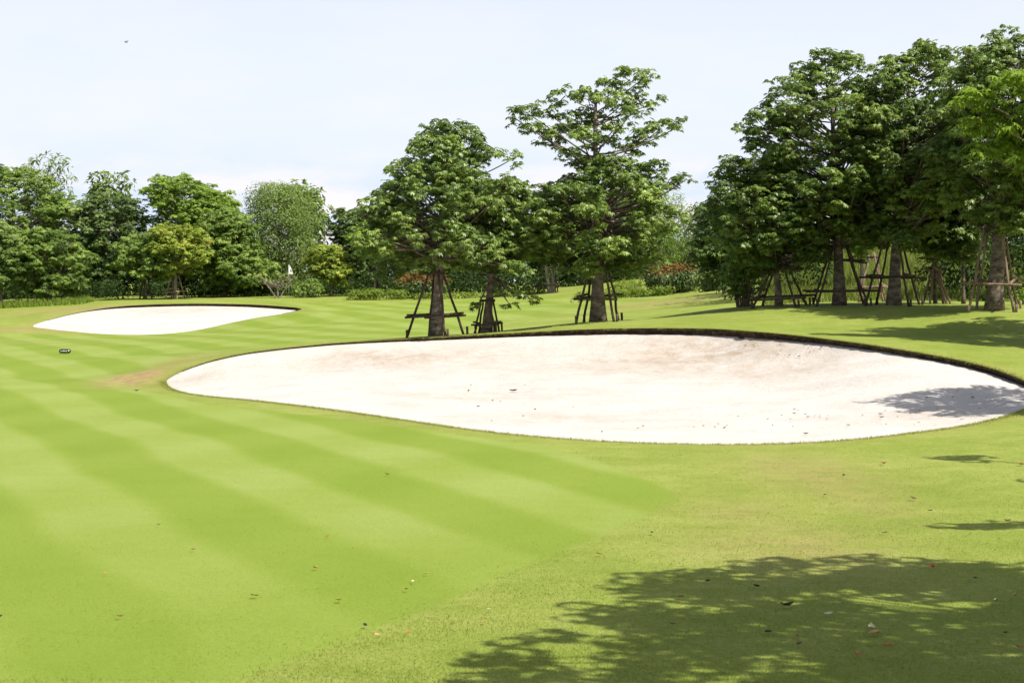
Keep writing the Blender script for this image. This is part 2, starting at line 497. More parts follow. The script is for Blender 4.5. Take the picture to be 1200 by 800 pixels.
def blob(px, py, rx, ry, amt):
    c = pix(px, py); global dry
    dry = np.maximum(dry, amt * np.exp(-(((GV[:, 0] - c[0]) / rx) ** 2 + ((GV[:, 1] - c[1]) / ry) ** 2)))
blob(160, 439, 0.85, 2.2, 1.0); blob(200, 428, 0.7, 3, 0.45); blob(215, 423, 0.8, 5, 0.4)
blob(950, 555, 0.9, 3.0, 0.42); blob(1000, 580, 0.6, 2.5, 0.35); blob(930, 640, 1.0, 2.0, 0.38); blob(870, 600, 0.7, 1.5, 0.3)
blob(30, 386, 4, 2.4, 0.55); blob(85, 362, 3.5, 2.2, 0.6); blob(770, 355, 3, 3, 0.4); blob(60, 400, 7, 1.4, 0.35)
near = np.zeros(len(GV))
sel = (GV[:, 1] > 20) & (GV[:, 1] < 110) & (np.abs(GV[:, 0]) < 40)
for O, w in ((OA, 0.32), (OB, 0.5)):
    dd = poly_dist(O[::2], GV[sel])
    near[sel] = np.maximum(near[sel], np.exp(-(dd / w) ** 2))
meadow = sstep(64, 70, GV[:, 1]) * sstep(9, 11.5, GV[:, 0] - 0.0) * 1.0
GV3 = np.column_stack([GV, gzv])
gm = make_mesh('ground', GV3, GT, smooth=True)
for nm, arr in (('fairway', fmask), ('dry', dry), ('rim', near), ('meadow', meadow)):
    a = gm.attributes.new(nm, 'FLOAT', 'POINT'); a.data.foreach_set('value', arr.astype(np.float32))

def ground_material():
    m, nt, out = new_mat('mown_lawn')
    geo = N(nt, 'ShaderNodeNewGeometry'); pos = geo.outputs['Position']
    def att(n): return N(nt, 'ShaderNodeAttribute', attribute_name=n).outputs['Fac']
    # warped position so that mowing bands are not ruler straight
    nv = N(nt, 'ShaderNodeTexNoise'); nv.inputs['Scale'].default_value = 0.16; nv.inputs['Detail'].default_value = 2
    nt.links.new(pos, nv.inputs['Vector'])
    sub = N(nt, 'ShaderNodeVectorMath', operation='SUBTRACT'); nt.links.new(nv.outputs['Color'], sub.inputs[0]); sub.inputs[1].default_value = (0.5, 0.5, 0.5)
    sc = N(nt, 'ShaderNodeVectorMath', operation='SCALE'); nt.links.new(sub.outputs[0], sc.inputs[0]); sc.inputs['Scale'].default_value = 1.1
    ad = N(nt, 'ShaderNodeVectorMath', operation='ADD'); nt.links.new(pos, ad.inputs[0]); nt.links.new(sc.outputs[0], ad.inputs[1])
    def band(nx, ny, width, phase, soft):
        dt = N(nt, 'ShaderNodeVectorMath', operation='DOT_PRODUCT'); nt.links.new(ad.outputs[0], dt.inputs[0]); dt.inputs[1].default_value = (nx, ny, 0)
        s = math_n(nt, 'SINE', math_n(nt, 'ADD', math_n(nt, 'MULTIPLY', dt.outputs['Value'], math.pi / width), phase))
        mr = N(nt, 'ShaderNodeMapRange', interpolation_type='SMOOTHSTEP'); nt.links.new(s, mr.inputs['Value'])
        mr.inputs['From Min'].default_value = -soft; mr.inputs['From Max'].default_value = soft
        return mr.outputs['Result']
    A = band(0.93, 0.37, 1.2, BAND_A, 0.5)
    B = band(0.93, -0.36, 1.5, BAND_B, 1.0)
    st = math_n(nt, 'ADD', math_n(nt, 'MULTIPLY', A, 0.74), math_n(nt, 'MULTIPLY', B, 0.26))
    sy = N(nt, 'ShaderNodeSeparateXYZ'); nt.links.new(pos, sy.inputs[0])
    fade = N(nt, 'ShaderNodeMapRange', interpolation_type='SMOOTHSTEP'); nt.links.new(sy.outputs['Y'], fade.inputs['Value'])
    for kk, vv in (('From Min', 11), ('From Max', 23), ('To Min', 0.5), ('To Max', 1.0)): fade.inputs[kk].default_value = vv
    st = math_n(nt, 'MULTIPLY', st, fade.outputs['Result'])
    big = noise(nt, 0.35, 4, 0.6, pos)
    mott = noise(nt, 2.2, 5, 0.65, pos)
    fine = noise(nt, 17, 4, 0.7, pos)
    grain = noise(nt, 42, 4, 0.75, pos)
    grain2 = noise(nt, 110, 2, 0.7, pos)
    fac = math_n(nt, 'ADD', math_n(nt, 'MULTIPLY', st, 0.66), math_n(nt, 'MULTIPLY', mott, 0.34), True)
    fac = math_n(nt, 'ADD', fac, math_n(nt, 'MULTIPLY', math_n(nt, 'SUBTRACT', big, 0.5), 0.4), True)
    fair = ramp(nt, [(0.05, (0.15, 0.214, 0.02)), (0.5, (0.184, 0.246, 0.034)), (0.95, (0.232, 0.284, 0.068))], fac)
    rfac = math_n(nt, 'ADD', math_n(nt, 'MULTIPLY', mott, 0.55), math_n(nt, 'MULTIPLY', fine, 0.5))
    rfac = math_n(nt, 'ADD', rfac, math_n(nt, 'MULTIPLY', math_n(nt, 'SUBTRACT', big, 0.5), 0.7), True)
    roug = ramp(nt, [(0.25, (0.132, 0.185, 0.02)), (0.5, (0.192, 0.238, 0.038)), (0.75, (0.268, 0.292, 0.074))], rfac)
    # ragged border between the two cuts
    fm = math_n(nt, 'ADD', att('fairway'), math_n(nt, 'MULTIPLY', math_n(nt, 'SUBTRACT', fine, 0.5), 0.5))
    mr = N(nt, 'ShaderNodeMapRange'); nt.links.new(fm, mr.inputs['Value']); mr.inputs['From Min'].default_value = 0.3; mr.inputs['From Max'].default_value = 0.7
    col = mix_c(nt, mr.outputs['Result'], roug, fair)
    # worn straw-coloured patches
    dn = math_n(nt, 'MULTIPLY', att('dry'), math_n(nt, 'ADD', math_n(nt, 'MULTIPLY', noise(nt, 1.6, 6, 0.7, pos), 3.2), -0.65), True)
    dcol = ramp(nt, [(0.35, (0.24, 0.14, 0.08)), (0.6, (0.31, 0.235, 0.1))], noise(nt, 3.5, 5, 0.7, pos))
    col = mix_c(nt, dn, col, dcol)
    rn = math_n(nt, 'MULTIPLY', att('rim'), math_n(nt, 'MULTIPLY', noise(nt, 2.2, 5, 0.7, pos), 0.9), True)
    col = mix_c(nt, rn, col, (0.25, 0.2, 0.07))
    col = mix_c(nt, att('meadow'), col, ramp(nt, [(0.3, (0.09, 0.125, 0.022)), (0.7, (0.17, 0.18, 0.045))], noise(nt, 1.2, 5, 0.7, pos)))
    # blade-scale variation
    gr = math_n(nt, 'ADD', math_n(nt, 'MULTIPLY', grain, 0.6), math_n(nt, 'MULTIPLY', grain2, 0.4))
    amp = math_n(nt, 'ADD', 0.3, math_n(nt, 'MULTIPLY', math_n(nt, 'ADD', math_n(nt, 'MULTIPLY', gr, 0.75), math_n(nt, 'MULTIPLY', fine, 0.25)), 1.38))
    cm = N(nt, 'ShaderNodeVectorMath', operation='SCALE'); nt.links.new(col, cm.inputs[0]); nt.links.new(amp, cm.inputs['Scale'])
    p = N(nt, 'ShaderNodeBsdfPrincipled')
    nt.links.new(cm.outputs[0], p.inputs['Base Color'])
    p.inputs['Roughness'].default_value = 0.9
    p.inputs['Specular IOR Level'].default_value = 0.15
    b = N(nt, 'ShaderNodeBump'); b.inputs['Strength'].default_value = 0.55; b.inputs['Distance'].default_value = 0.02
    nt.links.new(math_n(nt, 'ADD', gr, math_n(nt, 'MULTIPLY', fine, 0.8)), b.inputs['Height'])
    nt.links.new(b.outputs[0], p.inputs['Normal'])
    nt.links.new(p.outputs[0], out.inputs['Surface'])
    return m
BAND_A, BAND_B = -0.52, -0.63
tag(obj('ground', gm, ground_material()), kind='structure')

# ---- sand
def sand_material():
    m, nt, out = new_mat('bunker_sand')
    geo = N(nt, 'ShaderNodeNewGeometry'); pos = geo.outputs['Position']
    base = ramp(nt, [(0.3, (0.495, 0.457, 0.412)), (0.6, (0.575, 0.538, 0.495))], noise(nt, 0.8, 6, 0.6, pos))
    st = math_n(nt, 'MULTIPLY', N(nt, 'ShaderNodeAttribute', attribute_name='stain').outputs['Fac'],
                math_n(nt, 'ADD', math_n(nt, 'MULTIPLY', noise(nt, 0.9, 8, 0.75, pos, 0.8), 3.0), -0.95, True), True)
    col = mix_c(nt, st, base, (0.33, 0.245, 0.165))
    mp = N(nt, 'ShaderNodeMapping'); mp.inputs['Scale'].default_value = (1.5, 0.42, 1); mp.inputs['Rotation'].default_value = (0, 0, -0.5)
    nt.links.new(pos, mp.inputs['Vector'])
    strk = math_n(nt, 'MULTIPLY', N(nt, 'ShaderNodeAttribute', attribute_name='stain').outputs['Fac'], math_n(nt, 'MULTIPLY', math_n(nt, 'SUBTRACT', noise(nt, 1.7, 6, 0.7, mp.outputs['Vector']), 0.47, True), 5.0, True), True)  # tan streaks, also painting the bowl's shading on the back slope
    col = mix_c(nt, strk, col, (0.36, 0.275, 0.195))
    spk = noise(nt, 34, 3, 0.7, pos)
    col = mix_c(nt, math_n(nt, 'MULTIPLY', math_n(nt, 'SUBTRACT', spk, 0.56, True), 1.8, True), col, (0.33, 0.26, 0.2))
    p = N(nt, 'ShaderNodeBsdfPrincipled'); nt.links.new(col, p.inputs['Base Color'])
    p.inputs['Roughness'].default_value = 0.95; p.inputs['Specular IOR Level'].default_value = 0.1
    # rake furrows
    wv = N(nt, 'ShaderNodeTexWave', wave_type='BANDS', bands_direction='Y'); wv.inputs['Scale'].default_value = 2.6; wv.inputs['Distortion'].default_value = 9
    wv.inputs['Detail'].default_value = 2; wv.inputs['Detail Scale'].default_value = 0.35
    nt.links.new(pos, wv.inputs['Vector'])
    h = math_n(nt, 'ADD', math_n(nt, 'MULTIPLY', wv.outputs['Fac'], 0.45), noise(nt, 4.5, 6, 0.65, pos))
    h = math_n(nt, 'ADD', h, math_n(nt, 'MULTIPLY', spk, 0.35))
    b = N(nt, 'ShaderNodeBump'); b.inputs['Strength'].default_value = 0.9; b.inputs['Distance'].default_value = 0.06
    nt.links.new(h, b.inputs['Height']); nt.links.new(b.outputs[0], p.inputs['Normal'])
    nt.links.new(p.outputs[0], out.inputs['Surface'])
    return m
M['sand'] = sand_material()
M['soil'] = rough_mat('dark_turf_soil', [(0.3, (0.014, 0.01, 0.007)), (0.5, (0.04, 0.025, 0.015)), (0.72, (0.14, 0.09, 0.045))], 7, 0.9, 0.95, bdist=0.05)

def build_bunker(O, f, inpts, step, stain_shade_spots, label_word):
    rim = O[:, :2]
    ctr = rim.mean(0)
    V, T = cdt(inpts, (O,))
    c = V[T].mean(1); T = T[inside(O, c)]
    z = f(V)
    kd = KDTree(len(O))
    for i, p in enumerate(O): kd.insert((p[0], p[1], 0), i)
    kd.balance()
    for i in range(len(V)):
        co, k, dist = kd.find((V[i, 0], V[i, 1], 0))
        if dist < 1e-3: z[i] = O[k, 2] - O[k, 3] - 0.004
        else: z[i] += 0.012 * math.sin(V[i, 0] * 2.1 + math.sin(V[i, 1] * 1.3)) * math.sin(V[i, 1] * 1.7) * min(dist, 1)
    me = make_mesh('bunker_sand', np.column_stack([V, z]), T, smooth=True)
    st = np.zeros(len(V))  # mask for sand stains and the painted slope shading
    for (a, b, d, rx, ry, amt) in stain_shade_spots:
        q = P(a, b, d); st = np.maximum(st, amt * np.exp(-((V[:, 0] - q[0]) / rx) ** 2 - ((V[:, 1] - q[1]) / ry) ** 2))
    a = me.attributes.new('stain', 'FLOAT', 'POINT'); a.data.foreach_set('value', st.astype(np.float32))
    s = tag(obj('bunker_sand', me, M['sand']), kind='structure')
    # the cut turf edge
    hi = np.where(O[:, 3] > 0.004)[0]
    if hi[0] == 0 or True:
        n = len(O); idx = np.arange(hi[0], hi[-1] + 1)
        nxt = np.roll(rim, -1, 0) - np.roll(rim, 1, 0); t = unit(nxt)
        nrm = np.stack([-t[:, 1], t[:, 0]], 1)
        sgn = np.sign(((ctr - rim) * nrm).sum(1)).mean(); nrm *= 1 if sgn > 0 else -1
        rows = 6; VV = []
        rr = np.random.default_rng(5)
        va = np.arange(len(idx)); lipv = 1 + 0.28 * np.sin(va * 0.37 + 2 * np.sin(va * 0.11)) * np.sin(va * 0.07) + 0.1 * rr.normal(size=len(idx))
        for k in range(rows):
            tt = k / (rows - 1)
            jag = rr.normal(size=len(idx)) * 0.02 + 0.02 * np.sin(va * 0.9 + 3 * np.sin(va * 0.23))
            off = 0.05 * (1 - tt) * min(1, 1) - 0.035 * math.sin(tt * math.pi) + jag + (0.0 if k else 0.02)
            h = O[idx, 3]
            sc = np.clip(h / 0.1, 0.15, 1)
            zz = O[idx, 2] + 0.012 - (h * np.maximum(lipv, 1.0) + 0.05) * tt + rr.normal(size=len(idx)) * 0.006 * (0 < k < rows - 1)
            if k == rows - 1: off = off * 0 + 0.03 + np.abs(jag)
            VV.append(np.column_stack([rim[idx] + nrm[idx] * (off * sc)[:, None], zz]))
        VV.insert(0, np.column_stack([rim[idx] - nrm[idx] * 0.05, O[idx, 2] - 0.012]))
        rows += 1
        VV = np.array(VV); m = len(idx)
        fs = np.array([(k * m + i, k * m + i + 1, (k + 1) * m + i + 1, (k + 1) * m + i) for k in range(rows - 1) for i in range(m - 1)])
        lip = obj('bunker_lip', make_mesh('bunker_lip', VV.reshape(-1, 3), fs, smooth=False), M['soil'])
        tag(lip, kind='structure')
    return s
inp = pts[inA]
build_bunker(OA, sandA, inp, 0.13, [(830, 415, 45, 5.5, 3.4, 0.5), (480, 422, 46.4, 4, 2.2, 0.35), (830, 405, 46, 3.2, 2.6, 0.8), (900, 425, 42, 1.6, 2.4, 0.5), (460, 418, 47, 2.2, 2.2, 0.7), (560, 410, 47.5, 2.5, 1.8, 0.4), (660, 490, 33, 2.2, 1.2, 0.3), (580, 455, 39, 2.5, 2, 0.25), (250, 437, 45.5, 1.2, 1.6, 0.35), (1100, 480, 32, 1.5, 1.5, 0.3)], 'near')
build_bunker(OB, sandB, pts[inB], 0.3, [(220, 362, 98, 4, 3, 0.45)], 'far')

# ------------------------------------------------------------------ leaves and trees
def leaf_quads(base, D, Nn, Ln, Wd, droop=0.0, fold=0.18):
    """Kite-shaped leaves: base point, tip direction, normal, length, width."""
    D = unit(D); Sd = unit(np.cross(D, Nn)); Up = np.cross(Sd, D)
    mid = base + D * (Ln * 0.48)[:, None]
    tip = base + D * Ln[:, None] + np.array([0, 0, -1.0]) * (Ln * droop)[:, None]
    a = mid + Sd * (Wd * 0.5)[:, None] + Up * (Wd * fold)[:, None]
    b = mid - Sd * (Wd * 0.5)[:, None] + Up * (Wd * fold)[:, None]
    V = np.stack([base, a, tip, b], 1).reshape(-1, 3)
    Q = np.arange(len(V)).reshape(-1, 4)
    return V, Q

def rand_dirs(rng, n, up=0.0):
    v = rng.normal(size=(n, 3)); v[:, 2] += up
    return unit(v)

def palmate(rng, C, R, dens, size, flat):
    """Rosettes of drooping hand-shaped leaves spread through each clump."""
    ros = []; ct = []
    for c, r in zip(C, R):
        n = max(3, int(dens * (r / 0.5) ** 2 * rng.uniform(0.8, 1.2)))
        dr = rand_dirs(rng, n, 0.45)
        rad = r * rng.uniform(0.35, 1.05, n) ** 0.7
        ros.append(c + dr * rad[:, None] * np.array([1, 1, flat])); ct.append(np.full(n, rng.normal() * 0.12))
    ros = np.concatenate(ros); ct = np.concatenate(ct); n = len(ros)
    k = 7
    az = rng.uniform(0, 2 * math.pi, (n, 1)) + np.arange(k) * 2 * math.pi / k + rng.normal(size=(n, k)) * 0.25
    el = rng.uniform(-0.45, 0.55, (n, k))
    ax = np.stack([np.cos(az) * np.cos(el), np.sin(az) * np.cos(el), np.sin(el)], -1).reshape(-1, 3)
    o = np.repeat(ros, k, 0) + ax * (size * rng.uniform(0.7, 1.15, n * k))[:, None] + np.array([0, 0, 1]) * (size * rng.uniform(-0.2, 0.35, n * k))[:, None]
    t1 = np.repeat(ct, k) + rng.normal(size=n * k) * 0.1
    nn = unit(ax * 0.55 + np.array([0, 0, 1.0]) + rng.normal(size=ax.shape) * 0.28)
    ax2 = unit(ax - nn * (ax * nn).sum(1, keepdims=True)); sd = np.cross(nn, ax2)
    j = 6; ang = np.linspace(-2.0, 2.0, j)[None] + rng.normal(size=(len(o), j)) * 0.12
    D = (np.cos(ang)[..., None] * ax2[:, None] + np.sin(ang)[..., None] * sd[:, None]).reshape(-1, 3)
    D[:, 2] -= 0.28
    Ln = size * rng.uniform(0.75, 1.15, len(D)) * np.tile(1 - 0.08 * np.abs(np.linspace(-2, 2, j)), len(o))
    V, Q = leaf_quads(np.repeat(o, j, 0), D, np.repeat(nn, j, 0), Ln, Ln * 0.42, 0.18)
    tint = np.clip(0.5 + np.repeat(t1, j) * 1.2 + rng.normal(size=len(Q)) * 0.05, 0, 0.96)
    odd = np.repeat(rng.random(n * k) < 0.012, j); tint[odd] = 1
    return V, Q, tint, ros

def simple(rng, C, R, dens, size, flat, aspect=0.5, lift=0.5):
    Ps = []; Ds = []; ct = []
    for c, r in zip(C, R):
        n = max(6, int(dens * (r / 0.5) ** 2))
        dr = rand_dirs(rng, n, 0.3)
        lump = 1 + 0.22 * np.sin(dr[:, 0] * 5 + c[0] * 3) * np.sin(dr[:, 1] * 5 + c[1]) + 0.12 * np.sin(dr[:, 2] * 9 + c[2] * 5)
        rad = r * lump * rng.uniform(0.42, 1.08, n) ** 0.38
        Ps.append(c + dr * rad[:, None] * np.array([1, 1, flat])); Ds.append(dr); ct.append(rng.normal() * 0.08 + 0.05 * dr[:, 2])
    Ps = np.concatenate(Ps); Ds = np.concatenate(Ds); ct = np.concatenate(ct); n = len(Ps)
    nn = unit(Ds * 1.1 + np.array([0, 0, lift]) + rng.normal(size=(n, 3)) * 0.26)
    dd = Ds + rng.normal(size=(n, 3)) * 0.8; dd[:, 2] -= 0.25
    Ln = size * rng.uniform(0.65, 1.3, n)
    V, Q = leaf_quads(Ps, dd - nn * (dd * nn).sum(1, keepdims=True) * 0.8, nn, Ln, Ln * aspect, 0.12)
    tint = np.clip(0.45 + ct + rng.normal(size=n) * 0.15, 0, 0.96)
    tint[rng.random(n) < 0.01] = 1
    return V, Q, tint, Ps[::14]

def fronds(rng, C, R, dens, size, flat):
    VV = []; QQ = []; k = 0; TT = []
    for c, r in zip(C, R):
        n = max(5, int(dens))
        for i in range(n):
            az = rng.uniform(0, 2 * math.pi); el = rng.uniform(0.45, 1.4); Lf = r * rng.uniform(0.9, 1.5)
            t = np.linspace(0.1, 1, 16)
            h = np.array([math.cos(az), math.sin(az), 0.0])
            pp = c + h * (Lf * math.cos(el) * t)[:, None] + np.array([0, 0, 1.0]) * (Lf * (math.sin(el) * t - 0.55 * t * t))[:, None]
            T = unit(np.gradient(pp, axis=0)); sd = unit(np.cross(T, [0, 0, 1.0]))
            for s in (-1, 1):
                D = sd * s + T * 0.5 + np.array([0, 0, -0.45]); Ln = size * (1.1 - 0.5 * t) * rng.uniform(0.8, 1.2, len(t))
                V, Q = leaf_quads(pp, D, np.tile([0, 0, 1.0], (len(t), 1)) + sd * s * 0.3, Ln, Ln * 0.3, 0.15)
                VV.append(V); QQ.append(Q + k); k += len(V); TT.append(np.clip(0.5 + rng.normal() * 0.12 + rng.normal(size=len(Q)) * 0.06, 0, 0.96))
    return np.concatenate(VV), np.concatenate(QQ), np.concatenate(TT), np.array(C)

def grow(name, label, px, py, d, rows, trunk_w, leaf, mat, n=40, cr=(0.45, 0.75), dens=9, size=0.16, flat=0.7, pads=(), bark='bark', seed=1, lean=0.0,
         group=None, x=None, trunks=1, top=0.82, cat='tree', shell=0.55, flare=1.35, part='crown', depth=1.0, first=0.0, aspect=0.5, pad_spread=0.5, skirt=0):
    """A tree: trunk with limbs reaching to every leaf clump, and the crown of leaves.
    rows = crown outline (row, left, right) read at the tree's own distance d."""
    rng = np.random.default_rng(seed)
    bx = (px - 600) * d / F if x is None else x
    bz = gz(bx, d)
    rt = empty(name, (bx, d, bz), label, cat, group)
    org = np.array([bx, d, bz])
    rows = sorted(rows); ys = np.array([r[0] for r in rows], float)
    zz = EYE - (ys - HY) * d / F
    lx = (np.array([r[1] for r in rows]) - 600) * d / F; rx = (np.array([r[2] for r in rows]) - 600) * d / F
    zo = zz[::-1]; ctr_ = ((lx + rx) / 2)[::-1]; hw_ = ((rx - lx) / 2)[::-1]
    ctr = lambda z: np.interp(z, zo, ctr_)
    hw = lambda z: np.interp(z, zo, hw_)
    C = []; R = []
    zlo, zhi = zo[0], zo[-1]
    wsum = np.cumsum(np.interp(np.linspace(zlo, zhi, 200), zo, hw_) ** 1.2 + 0.05); wsum /= wsum[-1]
    tries = 0
    n = int(n * 1.25)
    while len(C) < n and tries < n * 30:
        tries += 1
        z = np.interp(rng.random(), wsum, np.linspace(zlo, zhi, 200))
        H = hw(z); r = rng.uniform(*cr)
        r = min(r, max(0.22 * (cr[1] / 0.75), H * 0.75))
        out = rng.random() < 0.24
        if out: r *= 0.72
        rad = max(H - r * 0.45, 0.02) * (rng.uniform(1.0, 1.2) if out else rng.uniform(shell, 1.0)); az = rng.uniform(0, 2 * math.pi)
        z2 = min(z, zhi - r * flat * 0.8)
        p = np.array([ctr(z) + rad * math.cos(az), d + rad * math.sin(az) * depth, z2])
        if C and rng.random() < 0.8:
            dd = np.linalg.norm((np.array(C) - p) * [1, 1, 1.35], axis=1)
            if dd.min() < 0.42 * (cr[0] + cr[1]): continue
        C.append(p); R.append(r)
    if skirt:
        for i in range(skirt):
            az = rng.uniform(0, 2 * math.pi); zz_ = zlo + rng.uniform(-0.25, 0.3); H = hw(zlo + 0.5)
            rad = H * rng.uniform(0.3, 0.95)
            C.append(np.array([ctr(zlo) + rad * math.cos(az), d + rad * math.sin(az), zz_])); R.append(rng.uniform(0.3, 0.45))
    for q in pads:
        z = EYE - (q[1] - HY) * d / F; xx = (q[0] - 600) * d / F; r = q[2] * d / F
        off = q[3] if len(q) > 3 else rng.uniform(-1, 1) * pad_spread * max(0.2, hw(min(max(z, zlo), zhi)) if zlo < z < zhi else 0.6)
        C.append(np.array([xx, d + off, z])); R.append(r)
    C = np.array(C); R = np.array(R)
    if leaf == 'palmate': V, Q, tint, tips = palmate(rng, C, R, dens, size, flat)
    elif leaf == 'frond': V, Q, tint, tips = fronds(rng, C, R, dens, size, flat)
    else: V, Q, tint, tips = simple(rng, C, R, dens, size, flat, aspect)
    low = V[Q].mean(1)[:, 2] > ground_z([[bx, d]])[0] + 0.05
    # trunk
    mb = MB()
    r0 = trunk_w * d / F / 2 / flare
    ztop = zlo + (zhi - zlo) * top
    ax_top = ctr(zlo + (zhi - zlo) * 0.6)
    stems = []
    for s in range(trunks):
        k = 12; t = np.linspace(0, 1, k)
        off = 0 if trunks == 1 else (s - (trunks - 1) / 2)
        wob = np.cumsum(rng.normal(size=(k, 2)) * 0.02 * r0 * 6, 0) * t[:, None]
        px_ = bx + (ax_top - bx + off * 0.8) * t ** 1.3 + wob[:, 0] + off * r0 * 1.6
        py_ = d + wob[:, 1] + lean * t
        pz_ = bz - 0.12 + (ztop - bz + 0.12) * t
        rr = r0 / (1 if trunks == 1 else 1.3) * (1 - 0.86 * t ** 0.9) + 0.012
        rr[0] *= flare; rr[1] *= 1 + (flare - 1) * 0.35
        st = np.column_stack([px_, py_, pz_]); stems.append((st, rr))
        mb.tube(st, rr, 11, True, 0.045, rng)
    for c, r in zip(C, R):
        st, rr = stems[rng.integers(len(stems))]
        hd = np.linalg.norm(c[:2] - st[6, :2])
        za = np.clip(c[2] - hd * rng.uniform(0.35, 0.75), max(zlo - 0.1 * (zhi - zlo), bz + (ztop - bz) * (0.22 + first + rng.uniform(0, 0.22))), ztop)
        a = np.array([np.interp(za, st[:, 2], st[:, i]) for i in range(3)])
        ra = min(np.interp(za, st[:, 2], rr) * 0.42, 0.016 + 0.016 * np.linalg.norm(c - a))
        t = np.linspace(0, 1, 6)[:, None]
        mid = (a + c) / 2 + np.array([0, 0, -0.1 * hd]) + rng.normal(size=3) * 0.06 * np.linalg.norm(c - a)
        path = (1 - t) ** 2 * a + 2 * t * (1 - t) * mid + t ** 2 * c
        mb.tube(path, np.linspace(ra, 0.014, 6), 5, False)
    cc = rng.choice(len(tips), min(len(tips), 160), replace=False)
    for i in cc:
        q = tips[i]; dd = np.linalg.norm(C - q, axis=1); j = dd.argmin()
        mb.tube(np.array([C[j] - [0, 0, 0.1 * R[j]], (C[j] + q) / 2 - [0, 0, 0.03], q]), [0.016, 0.011, 0.006], 4, False)
    tm = mb.mesh('trunk'); 
    tv = np.zeros(len(tm.vertices) * 3, np.float32); tm.vertices.foreach_get('co', tv); tm.vertices.foreach_set('co', (tv.reshape(-1, 3) - org).astype(np.float32).ravel()); tm.update()
    obj('trunk', tm, M[bark], rt)
    obj(part, make_mesh(part, V - org, Q[low], tint[low]), M[mat], rt)
    return rt

def shrub(name, label, px0, px1, ytop, ybot, d, mat, leaf='simple', n=14, dens=60, size=0.13, seed=1, group=None, cat='shrub', deep=None, flat=0.85, tops=None, cr=None, aspect=0.5):
    """Bush or hedge: clumps filling a rounded volume, a few stems below."""
    rng = np.random.default_rng(seed)
    x0, x1 = (px0 - 600) * d / F, (px1 - 600) * d / F
    bx = (x0 + x1) / 2; bz = gz(bx, d); zt = EYE - (ytop - HY) * d / F
    H = zt - bz; hw = (x1 - x0) / 2; dp = deep if deep else hw
    r = cr if cr else min(0.42 * H, 0.5 * hw, 0.6)
    rt = empty(name, (bx, d, bz), label, cat, group); org = np.array([bx, d, bz])
    C = []
    for i in range(n):
        u = rng.uniform(-1, 1); v = rng.uniform(-1, 1); w = rng.random() ** 0.7
        C.append([bx + u * max(hw - r * 0.8, 0.01), d + v * max(dp - r * 0.8, 0.01) * math.sqrt(max(0.05, 1 - 0.6 * u * u)), bz + r * 0.6 + w * max(H - r * 1.5, 0.01) * (1 - 0.18 * u * u if hw < 3 else 1)])
    C = np.array(C); C[:, 2] += ground_z(C[:, :2]) - bz
    R = rng.uniform(0.8, 1.2, n) * r
    if leaf == 'palmate': V, Q, tint, tips = palmate(rng, C, R, dens, size, flat)
    else: V, Q, tint, tips = simple(rng, C, R, dens, size, flat, aspect)
    mb = MB()
    for c in C:
        b = np.array([bx + (c[0] - bx) * 0.55, d + (c[1] - d) * 0.6, 0]); b[2] = gz(b[0], b[1]) - 0.05
        mb.tube(np.array([b, (b + c) / 2 + rng.normal(size=3) * 0.04, c]), [0.03, 0.022, 0.01], 5, False)
    if H < 0.75: mb = None
    me = mb.mesh('stem') if mb else None
    if me:
        tv = np.zeros(len(me.vertices) * 3, np.float32); me.vertices.foreach_get('co', tv); me.vertices.foreach_set('co', (tv.reshape(-1, 3) - org).astype(np.float32).ravel())
    if me: obj('stem', me, M['bark'], rt)
    if tops:
        cz = V[Q].mean(1); hi = cz[:, 2] - ground_z(cz[:, :2]) > H * tops[1] + rng.normal(size=len(cz)) * H * 0.09
        obj('foliage', make_mesh('foliage', V - org, Q[~hi], tint[~hi]), M[mat], rt)
        o = obj('young_growth', make_mesh('young_growth', V - org, Q[hi], tint[hi]), M[tops[0]], rt)
    else:
        obj('foliage', make_mesh('foliage', V - org, Q, tint), M[mat], rt)
    return rt

def thicket(name, pxs, d0, d1, ytops, mat, n, dens, size, seed, cr=(0.8, 1.4)):
    """Far mass of undergrowth nobody could count: one object."""
    rng = np.random.default_rng(seed); C = []; R = []
    for i in range(n):
        a = rng.random(); d = rng.uniform(d0, d1); px = pxs[0] + (pxs[-1] - pxs[0]) * a
        yt = np.interp(px, pxs, ytops); r = rng.uniform(*cr)
        x = (px - 600) * d / F; zt = EYE - (yt - HY) * d / F - r * 0.7; b = gz(x, d)
        C.append([x, d, b + 0.2 + max(zt - b, 0.3) * rng.random() ** 0.75]); R.append(r)
    V, Q, t, _ = simple(rng, np.array(C), np.array(R), dens, size, 0.9)
    return tag(obj(name, make_mesh(name, V, Q, t), M[mat]), kind='stuff')

SEEN = 'staked trees around the large bunker'
